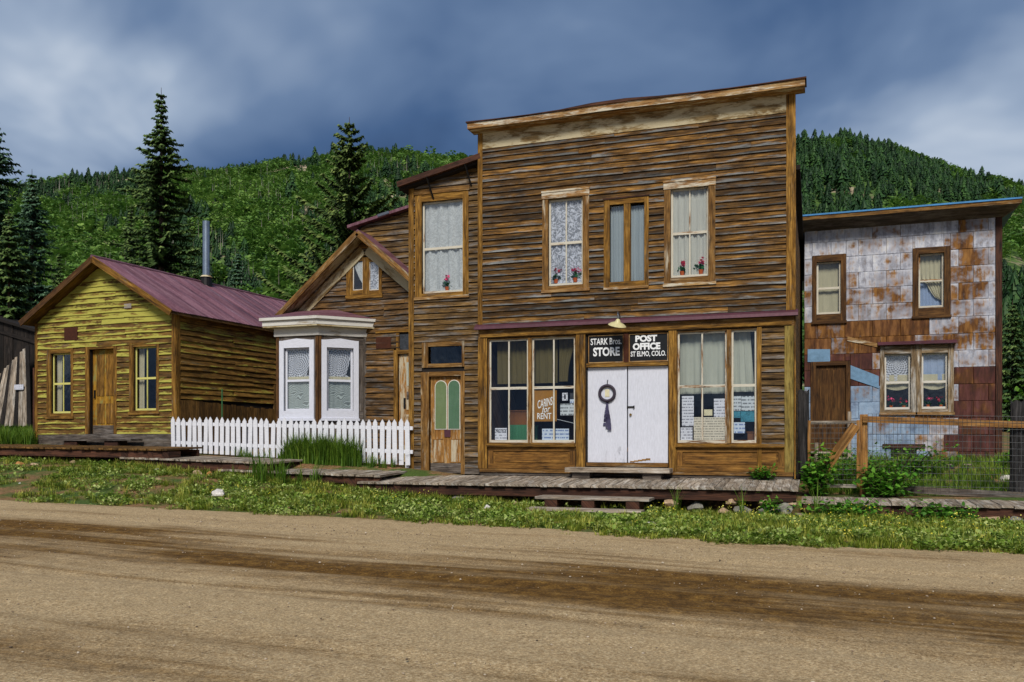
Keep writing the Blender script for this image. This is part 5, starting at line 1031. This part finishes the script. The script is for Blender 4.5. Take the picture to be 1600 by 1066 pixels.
# ------------------------------------------------------------------ rocks
RK = []
def rock(p, sx, sy, sz, mat, lab, group='rocks on the bank', cat='rock', sub=2):
    import bmesh
    bm = bmesh.new(); bmesh.ops.create_icosphere(bm, subdivisions=sub, radius=1.); a, b_, d = un(0, 9), un(0, 9), un(0, 9); cuts = [(V((random.gauss(0, 1), random.gauss(0, 1), random.gauss(.2, .7))).normalized(), un(.38, .75)) for _ in range(9)]
    for v in bm.verts:
        q = v.co.copy()
        for n_, k in cuts:
            e = q.dot(n_)-k
            if e > 0: q -= n_*e*.97
        q *= 1+.07*math.sin(q.x*4+a)+.07*math.sin(q.y*5+b_)+.05*math.sin(q.z*6+d); v.co = V((q.x*sx, q.y*sy, (q.z*.8+.45)*sz))
    me = bpy.data.meshes.new('rock'); bm.to_mesh(me); bm.free(); me.materials.append(MATS[mat]); o = link('rock', me, None, p); o.rotation_euler.z = un(0, 6); RK.append((p.x, p.y, max(sx, sy))); return tag(o, lab, cat, group)
def gpt(px, py):                               # where the sight line of a pixel meets the ground
    d = ray(px, py); t = 6.
    while t < 80:
        q = CAM+d*t
        if q.z < max(ground(q.x, q.y), zroad(q.x) if q.y < edgeY(q.x) else -9): return q
        t += .03
    return CAM+d*30
for px, py, w_, h, mt, lab in ((342, 774, 26, 15, 'rock_white', 'largest pale rock on the bank below the picket fence'), (355, 781, 16, 8, 'rock_tan', 'tan rock touching the largest pale rock'), (194, 783, 10, 5, 'rock_orange', 'orange rock at the road edge below the yellow house'), (247, 750, 20, 7, 'rock_tan', 'flat tan stone in the grass below the dark boardwalk'), (246, 735, 12, 6, 'rock_white', 'pale stone close under the second boardwalk'),
    (568, 763, 15, 8, 'rock_white', 'pale stone near the left end of store boardwalk'), (648, 785, 11, 8, 'rock_white', 'small white rock below the wing door'), (760, 797, 15, 12, 'rock_white', 'white rock at the road edge below the shop window'), (744, 799, 6, 4, 'rock_white', 'tiny white stone left of the road edge rock'), (1016, 819, 26, 8, 'rock_white', 'flat white rock at the road edge right of the steps'), (922, 830, 20, 3, 'rock_grey', 'flat grey slab lying on the road edge below steps'),
    (1440, 823, 28, 4, 'rock_white', 'long pale stone lying in weeds below the low boardwalk'), (1570, 750, 28, 12, 'rock_white', 'white boulder in the yard beside the thick black post'), (1533, 748, 9, 6, 'rock_white', 'small white stone near the yard boulder'), (32, 755, 14, 3, 'rock_white', 'flat white stone on bare soil at far left'), (121, 763, 7, 3, 'rock_white', 'small white stone below the yellow house door'), (30, 726, 14, 7, 'rock_orange', 'reddish rock under the left end of dark boardwalk'), (52, 727, 11, 6, 'rock_tan', 'tan rock beside the reddish rock'), (113, 724, 16, 7, 'rock_tan', 'tan rock under the dark boardwalk below the door'), (122, 719, 9, 7, 'rock_orange', 'small brown rock under the dark boardwalk'),
    (310, 741, 18, 9, 'rock_tan', 'brown rock propping the end of second boardwalk'), (328, 744, 17, 10, 'rock_orange', 'orange-brown rock beside the propping rock'), (344, 741, 12, 8, 'rock_grey', 'grey rock next to the orange-brown rock'), (540, 765, 13, 7, 'rock_orange', 'brown rock under the end of third boardwalk'), (422, 761, 13, 3, 'rock_white', 'thin pale stone below the tall grass'), (1462, 738, 10, 9, 'rock_grey', 'grey stone in the yard grass left of the trestles'), (1250, 806, 22, 10, 'plank_grey', 'grey broken board end lying under store boardwalk corner')):
    q = gpt(px, py); k = (q-CAM).dot(FW)/FPX; rock(q-UP*.03, w_*k*.62, w_*k*.45, h*k*.8, mt, lab)
for i, (x, z, w_, h, mt) in enumerate(((-1.9, -.52, .26, .17, 'rock_grey'), (-1.35, -.56, .24, .15, 'rock_tan'), (-.95, -.54, .26, .17, 'rock_grey'), (-1.15, -.36, .14, .1, 'rock_tan'), (-.55, -.36, .2, .13, 'rock_tan'), (-.5, -.56, .28, .14, 'rock_grey'), (-.1, -.52, .22, .17, 'rock_grey'), (.05, -.34, .14, .1, 'rock_tan'), (-2.3, -.44, .2, .14, 'rock_tan'), (3.9, -.62, .22, .2, 'rock_grey'), (4.25, -.62, .22, .24, 'rock_white'), (3.45, -.62, .18, .16, 'rock_tan'), (-7., -.46, .2, .12, 'rock_grey'), (-5.6, -.5, .18, .1, 'rock_tan'))):
    where = ['foundation stone at far left of the pile under store boardwalk', 'second foundation stone along the pile under store boardwalk', 'middle foundation stone of the pile under store boardwalk', 'small stone wedged atop the pile under store boardwalk', 'upper stone near the boardwalk corner', 'broad stone low near the boardwalk corner', 'end stone right under the boardwalk corner', 'little top stone at the boardwalk corner', 'stone just right of the two-tread steps', 'first stone under far low boardwalk', 'pale stone under far low boardwalk', 'tan stone under the low boardwalk', 'grey stone under boardwalk before the wing door', 'tan stone under boardwalk left of the steps'][i]
    rock(V((x+un(-.08, .08), (-1.72 if x < .3 else -1.4)+un(-.12, .06), z-.08)), w_*un(.75, 1.25), .18, h*un(.7, 1.2), mt, where, 'foundation stones under the boardwalks', 'stone')

tprot = [tuft(12, .1, .07, .010, .9) for _ in range(6)]; mprot = [tuft(14, .24, .07, .012, .6) for _ in range(5)]; hprot = [tuft(20, .75, .12, .02, .6) for _ in range(5)]
fx = lambda: un(-25, 7.5) if random.random() < .7 else un(-3, 6.5)
P = pts(11500, fx, lambda: un(-7.4, -1.5), okv); N = len(P)
scatter('grass', tprot, P, RG.uniform(0, 6.28, N), RG.uniform(.6, 1.3, N), np.clip(RG.normal(.45, .24, N), 0, 1), 'grass', label='short grass along the roadside bank')
P = pts(2600, lambda: un(-24, 7), lambda: un(-6.4, -1.6), lambda x, y: okv(x, y) and dens(x+5, y) > .1); N = len(P)
P2 = pts(1500, lambda: un(-2.6, 7), lambda: un(-6.6, -1.6), lambda x, y: y > edgeY(x)+.45)
P3 = pts(700, lambda: un(-16, -5), lambda: un(-2.4, -1.5)); P = np.concatenate([P, P2, P3]); N = len(P)
scatter('grass', mprot, P, RG.uniform(0, 6.28, N), RG.uniform(.5, 1.05, N), np.clip(RG.normal(.48, .26, N), 0, 1), 'grass', label='longer tufts of grass on the bank below the boardwalks')
wp = [leafy(22, .1, .14, .05, .5) for _ in range(6)]; P = pts(5600, fx, lambda: un(-7.2, -1.8), lambda x, y: okv(x, y) and dens(x-3, y+2) > -.25); N = len(P)
scatter('weeds', wp, P, RG.uniform(0, 6.28, N), RG.uniform(.6, 1.5, N), np.clip(RG.normal(.5, .2, N), 0, 1), 'weed', label='low leafy weeds covering the bank')
fl = []
for _ in range(4):
    vs, ts, tt = [], [], []
    for k in range(7):
        p = V((random.gauss(0, .07), random.gauss(0, .07), un(.16, .34))); i = len(vs); e = .013; a = V((random.gauss(0, 1), random.gauss(0, 1), random.gauss(0, 1))).normalized(); b = a.cross(V((.3, .2, .9))).normalized()
        vs += [tuple(p-a*e), tuple(p-b*e), tuple(p+a*e), tuple(p+b*e)]; ts += [(i, i+1, i+2), (i, i+2, i+3)]; tt += [0]*4
    fl.append((np.array(vs), np.array(ts), np.array(tt)))
P = np.concatenate([pts(130, lambda: un(-2.4, 6.5), lambda: un(-6.6, -2.6), lambda x, y: y > edgeY(x)+.4 and dens(x*1.5, y) > .0), pts(25, lambda: un(-12, -6), lambda: un(-5.6, -3.), okv)]); N = len(P)
scatter('wildflowers', fl, P, RG.uniform(0, 6.28, N), RG.uniform(.7, 1.2, N), RG.uniform(.2, 1, N), 'flower', label='tiny yellow flowers among the roadside weeds')
# tall grass: clump by the picket fence, yard of the tin house, plot by the barn
P = np.concatenate([pts(260, lambda: random.gauss(-11.45, .62), lambda: un(-.28, .0)), pts(50, lambda: un(-14.2, -9.3), lambda: un(-.25, .02)), pts(16, lambda: random.gauss(-11.6, .5), lambda: un(-2.5, -1.9))]); N = len(P)
P[:, 2] = np.where(P[:, 1] > -1, np.maximum(P[:, 2], .12), P[:, 2]); scatter('grass', hprot, P, RG.uniform(0, 6.28, N), RG.uniform(.45, 1.25, N)*np.where(np.abs(P[:, 0]+11.45) < 1.1, 1., .45), np.clip(RG.normal(.4, .15, N), 0, 1), 'grass_tall', label='tall green grass clump against the picket fence')
P = np.concatenate([pts(2300, lambda: un(.3, 8), lambda: un(.3, 4.9)), pts(300, lambda: un(5, 9), lambda: un(4.5, 9))]); N = len(P)
scatter('grass', mprot, P, RG.uniform(0, 6.28, N), RG.uniform(.5, 1.25, N), np.clip(RG.normal(.6, .2, N), 0, 1), 'grass_tall', label='uncut grass in the yard of the tin house')
P = pts(1500, lambda: un(-30, -21.7), lambda: un(-.2, 4.6)); N = len(P)
scatter('grass', hprot, P, RG.uniform(0, 6.28, N), RG.uniform(.5, 1., N), np.clip(RG.normal(.42, .15, N), 0, 1), 'grass_tall', label='deep grass between the barn and the yellow house')
P = pts(300, lambda: un(-21.5, -16.6), lambda: un(-.35, .15)); N = len(P); scatter('grass', mprot, P, RG.uniform(0, 6.28, N), RG.uniform(.3, .7, N), np.clip(RG.normal(.3, .12, N), 0, 1), 'grass', label='thin grass at the foot of the yellow house')
def bush(name, x, y, w_, h, n, ls, mat, lab, cat='plant', base=None, group=None):
    z = ground(x, y) if base is None else base; t = thing(name, (x, y, z), lab, cat, group); vs, ts, tt = [], [], []; st = MB()
    ns = max(4, n//45)
    for s in range(ns):
        a = un(0, 6.283); r = w_*.5*math.sqrt(random.random()); tx, ty = r*math.cos(a), r*.6*math.sin(a); hh = h*un(.55, 1.05)*(1-.35*(r/(w_*.5))**2); p0 = V((tx*.35, ty*.35, 0)); p1 = V((tx, ty, hh)); st.tube([V((x, y, z))+p0, V((x, y, z))+p0.lerp(p1, .5)+V((0, 0, .05*h)), V((x, y, z))+p1], [.012, .009, .004], 4, False)
        for k in range(n//ns):
            f = un(.15, 1.); p = p0.lerp(p1, f)+V((random.gauss(0, .08*w_+.04), random.gauss(0, .06*w_+.03), random.gauss(0, .05))); d = V((random.gauss(0, 1), random.gauss(-.5, 1), random.gauss(.0, .5))).normalized(); sd = d.cross(UP).normalized(); l = ls*un(.6, 1.25); i = len(vs); nr = sd.cross(d)
            vs += [tuple(p), tuple(p+d*l*.35+sd*l*.42-nr*l*.08), tuple(p+d*l*.8+sd*l*.2), tuple(p+d*l), tuple(p+d*l*.8-sd*l*.2), tuple(p+d*l*.35-sd*l*.42-nr*l*.08)]
            ts += [(i, i+1, i+2), (i, i+2, i+3), (i, i+3, i+4), (i, i+4, i+5)]; v = min(1, max(0, .28+.4*f+random.gauss(0, .17))); tt += [v]*6
    st.build('stem', 'bark', t); me = tri_mesh('leaves', np.array(vs), np.array(ts), np.array(tt), mat); link('leaves', me, t); return t
bush('hop_vine', .42, -.1, .75, 1.25, 520, .12, 'hop', 'leafy vine climbing between store corner and black post'); bush('hop_vine', 1.75, -.1, 1.5, .75, 900, .11, 'hop', 'broad leafy shrub at the foot of the new fence post'); bush('hop_vine', .95, -1.85, 1.7, .5, 760, .11, 'hop', 'leafy vine spilling over the road side of the low boardwalk')
bush('hop_vine', 2.6, -1.75, 1.5, .42, 560, .1, 'hop', 'leafy vine below the middle of the low boardwalk'); bush('leafy_weed', -.65, -.22, .7, .3, 240, .09, 'hop', 'small leafy weed growing through boardwalk at the store base', base=.0); bush('leafy_weed', -.35, -2.1, .5, .55, 160, .09, 'hop', 'leafy weed at the corner of the store boardwalk')
bush('yard_shrub', 2.1, 2.4, 2.6, .95, 900, .1, 'hop', 'green shrub in the yard behind the wire fence'); bush('yard_shrub', 4.9, 3.4, 1.4, .5, 300, .09, 'hop', 'low shrub in the yard beside the black post'); bush('yard_shrub', .95, 1.8, 1., .8, 380, .09, 'hop', 'green shrub showing through the wire gate'); bush('yard_shrub', 6.9, 9, 2.2, 2.6, 1100, .18, 'hop', 'bright green shrub beyond the tin house corner')
for px, py, hh, lab in ((823, 835, .0, ''),): pass
for x, y, h, lab in ((-2.15, -2.25, .55, 'tuft of tall grass beside the two-tread steps'), (-.9, -2.3, .6, 'tuft of tall grass before the stacked stones'), (.45, -2.0, .7, 'tuft of tall grass at the end of the store boardwalk')):
    pr = [tuft(26, 1., .1, .014, .45)]; z = ground(x, y); me = tri_mesh('blades', pr[0][0]*h*1.3, pr[0][1], np.clip(pr[0][2]+.5, 0, 1), 'grass_tall'); o = link('grass_tuft', me, None, (x, y, z-.02)); tag(o, lab, 'grass tuft', 'tall grass tufts')
# pebbles on the road
pb = []
import bmesh as _b
for k in range(4):
    bm = _b.new(); _b.ops.create_icosphere(bm, subdivisions=1, radius=1.); pv = np.array([tuple(v.co*(1+random.gauss(0, .12))) for v in bm.verts])*np.array([1, .8, .55]); pt_ = np.array([[v.index for v in f.verts] for f in bm.faces]); bm.free(); pb.append((pv, pt_, np.zeros(len(pv))))
N = 6500; X = RG.uniform(-16, 6, N); Y = np.where(RG.random(N) < .45, RG.normal(-7.6, .8, N), RG.uniform(-15.5, -6.4, N)); Y = np.minimum(Y, -6.2); P = np.array([(x, y, zroad(x)+.0) for x, y in zip(X, Y)])
foliage('pebble', c(84, 72, 60), c(150, 130, 108), c(206, 192, 172), 0., .9)
scatter('gravel', pb, P, RG.uniform(0, 6.28, N), np.clip(RG.lognormal(-5.1, .42, N), .003, .028), RG.uniform(0, 1, N), 'pebble', label='loose gravel scattered over the dirt road')
foliage('spruce_light', c(40, 58, 26), c(78, 100, 46), c(146, 162, 86), .15)
# ------------------------------------------------------------------ spruces behind the houses
def spruce(px, ptop, fwd, rad, lab, mat='spruce', zb_=None, dens_=1., up=0., seed=1, low=.06, group='spruces behind the houses', whorl=.34):
    random.seed(seed); p = CAM+ray(px, HOR)*fwd; z0 = ground(p.x, p.y)-.2 if zb_ is None else zb_; zt = CAM.z+(HOR-ptop)/FPX*fwd; H = zt-z0
    t = thing('spruce_tree', (p.x, p.y, z0), lab, 'tree', group); n = 8; MB().tube([V((p.x, p.y, z0+H*f)) for f in (0, .3, .7, 1)], [H*.014, H*.011, H*.005, .01], 8).build('trunk', 'bark', t)
    vs, ts, tt = [], [], []
    z = H*low
    while z < H-.15:
        f = z/H; L0 = rad*(1-f)**.9*(.8+.2*math.sin(f*23+seed))+.06; nb = random.randint(6, 9) if f < .9 else 5; a0 = un(0, 6.28)
        for b in range(nb):
            a = a0+b*6.283/nb+random.gauss(0, .2); L = L0*un(.45, 1.25); d = V((math.cos(a), math.sin(a), 0)); sd = V((-d.y, d.x, 0)); ns = max(3, int(L/.11*dens_)); droop = un(.1, .3)-up
            for k in range(ns):
                s = (k+.6)/ns; q = d*(L*s)+UP*(z-L*droop*s+L*(.16+up*.6)*s*s)
                wd_ = (.22+.13*L*(1-s))*min(1, .5+2.2*(1-f))
                for m_ in range(3):
                    sgn = (-1, 1, 0)[m_]; dd = (d*un(.35, .8)+sd*(sgn*un(.5, 1.))+UP*random.gauss(-.12, .25)).normalized(); l = wd_*un(.6, 1.2); o_ = dd.cross(UP).normalized()*(.08+.05*random.random()); dn = UP*un(-.09, -.02); i = len(vs)
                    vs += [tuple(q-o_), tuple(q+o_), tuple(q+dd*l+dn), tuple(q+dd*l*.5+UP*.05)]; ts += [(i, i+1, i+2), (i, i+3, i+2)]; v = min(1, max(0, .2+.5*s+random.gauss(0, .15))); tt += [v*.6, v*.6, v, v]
        z += whorl*un(.7, 1.3)*(1. if f < .8 else .7)
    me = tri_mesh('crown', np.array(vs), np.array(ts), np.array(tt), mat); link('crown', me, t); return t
spruce(252, 137, 46, 5.6, 'tallest spruce, behind the yellow house roof', seed=3, zb_=1.5, whorl=.4)
spruce(546, 183, 40, 6., 'open-branched spruce rising behind the gabled house', 'spruce_light', seed=5, zb_=1.5, dens_=1.5, up=.28, whorl=.5)
spruce(-10, 172, 40, 4.8, 'dark spruce cut by the left edge above the barn', 'spruce_blue', seed=7, zb_=1., whorl=.42); spruce(50, 264, 52, 4.8, 'slender spruce between left edge and tallest spruce', 'spruce_blue', seed=9, zb_=1.)
spruce(372, 393, 64, 3.2, 'small blue-green spruce right of the stove pipe', 'spruce_blue', seed=11, zb_=3.); spruce(205, 318, 58, 3., 'spruce half hidden left behind the tallest spruce', seed=13, zb_=2.); spruce(14, 330, 34, 2.8, 'dark low spruce right above the barn roof', seed=15, zb_=1.); spruce(92, 395, 60, 2.8, 'short dark spruce above the yellow gable', seed=17, zb_=2.); spruce(478, 400, 52, 2.4, 'short spruce left of the gabled house peak', seed=19, zb_=2.)
spruce(1582, 470, 45, 2.6, 'dark spruce beyond the tin house corner', seed=23, zb_=1., low=.02); spruce(305, 405, 70, 2.4, 'small dark spruce behind the stove pipe', seed=27, zb_=3.)
# ------------------------------------------------------------------ wooded hills
random.seed(5)
RIDX = [-900, -200, 0, 200, 330, 480, 600, 680, 740, 860, 1000, 1150, 1250, 1340, 1420, 1500, 1600, 1800, 2600]; RIDY = [360, 335, 320, 298, 292, 282, 272, 272, 280, 310, 325, 268, 253, 248, 264, 290, 320, 366, 420]
def hillz(az, r):                              # az: tangent of the bearing from the sight line, r: metres ahead
    px = 800+FPX*math.tan(max(-1.2, min(1.2, az))); el = (HOR-np.interp(px, RIDX, RIDY))/FPX; right = sm((px-900)/250); Rr = 620*(1-right)+520*right
    f = (r-70)/(Rr-70)
    z = el*Rr*math.cos(0)*(.35*f+.65*sm(f) if f < 1 else 1-.5*(f-1)) if f > 0 else 0
    return CAM.z*.0+2.5+z*(1-2.5/(el*Rr)) + (6*nz2(az*9, r*.02, 1.)+3*nz2(az*31, r*.06, 1.))*min(1, max(0, f))*(1-.8*math.exp(-((f-1)/.18)**2)) + (3.2*nz2(az*70, 1., 1.))*math.exp(-((f-1)/.2)**2)
AZ = np.linspace(-.95, .8, 190); RR = list(np.linspace(60, 700, 60))+[800, 950]
def wpt(az, r): t = math.tan(az); return CAM.xy.to_3d()+FW*r+RT*(r*t)
vs, fs = [], []
for r in RR:
    for a in AZ: q = wpt(a, r); vs.append((q.x, q.y, hillz(a, r)))
n = len(AZ); fs = [(j*n+i, j*n+i+1, (j+1)*n+i+1, (j+1)*n+i) for j in range(len(RR)-1) for i in range(n-1)]
tag(link('hills', mk_mesh('hills', vs, fs, None, 'hillside', True)), kind='structure')
def aspen_p():
    vs, ts, tt = [], [], []
    for k in range(28):
        a, b = un(0, 6.283), math.acos(un(-.7, 1)); r = un(.6, 1); p = V((math.sin(b)*math.cos(a)*.3*r, math.sin(b)*math.sin(a)*.3*r, .62+.38*math.cos(b)*r)); d = V((random.gauss(0, 1), random.gauss(0, 1), random.gauss(0, .7))).normalized(); e = d.cross(V((.2, .4, .9))).normalized(); s = .085*un(.7, 1.3); i = len(vs)
        vs += [tuple(p-d*s), tuple(p-e*s), tuple(p+d*s), tuple(p+e*s)]; ts += [(i, i+1, i+2), (i, i+2, i+3)]; v = (p.z-.62)*.5+random.gauss(0, .12); tt += [v]*4
    i = len(vs); vs += [(-.012, 0, 0), (.012, 0, 0), (0, 0, .8), (0, -.012, 0), (0, .012, 0)]; ts += [(i, i+1, i+2), (i+3, i+4, i+2)]; tt += [.45]*5
    return np.array(vs), np.array(ts), np.array(tt)
def conif_p():
    vs, ts, tt = [], [], []; L = 9
    for k in range(L):
        z0 = .05+.95*k/L; z1 = min(1.03, z0+.24); r = .25*(1-k/L)**.85+.03; ph = un(0, 6)
        for j in range(7):
            a = ph+j*.8976; b = a+.62*un(.8, 1.3); rr_ = r*un(.6, 1.3); i = len(vs); vs += [(0, 0, z1), (rr_*math.cos(a), rr_*math.sin(a), z0-un(0, .05)), (rr_*math.cos(b), rr_*math.sin(b), z0+un(-.04, .04))]; ts.append((i, i+1, i+2)); v = random.gauss(0, .15); tt += [v-.1, v+.15, v+.1]
    return np.array(vs), np.array(ts), np.array(tt)
ap = [aspen_p() for _ in range(6)]; cpr = [conif_p() for _ in range(6)]
def hill_pts(n, pxa, pxb, r0, r1, ok):
    P = []; R_ = []
    while len(P) < n:
        px = un(pxa, pxb); az = math.atan((px-800)/FPX); r = math.sqrt(un(r0*r0, r1*r1))
        if ok(px, az, r): q = wpt(az, r); P.append((q.x, q.y, hillz(az, r)-.3)); R_.append(r)
    return np.array(P), np.array(R_)
con = lambda az, r: nz2(az*14, r*.012, 1.)+.6*nz2(az*37, r*.035, 1.)
isL = lambda px, az, r: con(az, r) < .35 and r < 555
P, R_ = hill_pts(16500, -40, 780, 95, 575, isL); N = len(P); S = 3.9*np.exp(RG.normal(0, .26, N)); TN = np.array([.16*nz2(x*.03, y*.024, 1.)+.1*nz2(x*.11, y*.09, 1.) for x, y, _ in P])
scatter('aspen_forest', ap, P, RG.uniform(0, 6.28, N), np.stack([S*RG.uniform(.9, 1.3, N)]*2+[S], 1), np.clip(RG.normal(.45, .15, N)+TN, 0, 1), 'aspen', label='light green aspen wood covering the left hillside')
P, R_ = hill_pts(3500, -40, 780, 95, 640, lambda px, az, r: con(az, r) > .22 or r > 560 or random.random() < .04); P3 = [P]; P2, _ = hill_pts(330, -40, 780, 596, 632, lambda *a: True); P = np.concatenate([P, P2]); N = len(P); S = 4.7*np.exp(RG.normal(0, .3, N))
scatter('conifer_forest', cpr, P, RG.uniform(0, 6.28, N), np.stack([S]*2+[S], 1), np.clip(RG.normal(.4, .2, N), 0, 1), 'hill_conifer', label='dark conifers in stands and along the left ridge')
P, R_ = hill_pts(4100, 1225, 1680, 95, 535, lambda px, az, r: con(az, r) > -.12); P2, _ = hill_pts(170, 1225, 1680, 500, 528, lambda *a: True); P = np.concatenate([P, P2]); N = len(P); S = 4.*np.exp(RG.normal(0, .33, N))
scatter('conifer_forest', cpr, P, RG.uniform(0, 6.28, N), np.stack([S]*2+[S], 1), np.clip(RG.normal(.45, .22, N), 0, 1), 'hill_conifer', label='conifers scattered over the rocky right hill')
P, R_ = hill_pts(2000, 1225, 1680, 95, 500, lambda px, az, r: con(az, r) < -.05 and nz2(az*60, r*.05, 1.) < .25); N = len(P); S = RG.uniform(3.5, 6, N)
scatter('aspen_forest', ap, P, RG.uniform(0, 6.28, N), np.stack([S*1.1]*2+[S], 1), np.clip(RG.normal(.35, .16, N), 0, 1), 'aspen', label='aspens among the conifers of the right hill')

P, R_ = hill_pts(900, -40, 780, 150, 560, lambda px, az, r: nz2(az*21, r*.03, 1.) > .1); N = len(P)
dt = [(np.array([(-.02, 0, 0), (.02, 0, 0), (0, 0, 1.), (0, -.02, 0), (0, .02, 0)]), np.array([(0, 1, 2), (3, 4, 2)]), np.zeros(5))]
foliage('dead_trunk', c(120, 112, 100), c(160, 154, 142), c(190, 186, 176), 0., .9)
scatter('dead_trees', dt, P, RG.uniform(0, 6.28, N), np.stack([RG.uniform(5, 8, N)]*2+[RG.uniform(5, 8.5, N)], 1), RG.uniform(0, 1, N), 'dead_trunk', label='pale bare trunks standing in the left hillside wood')
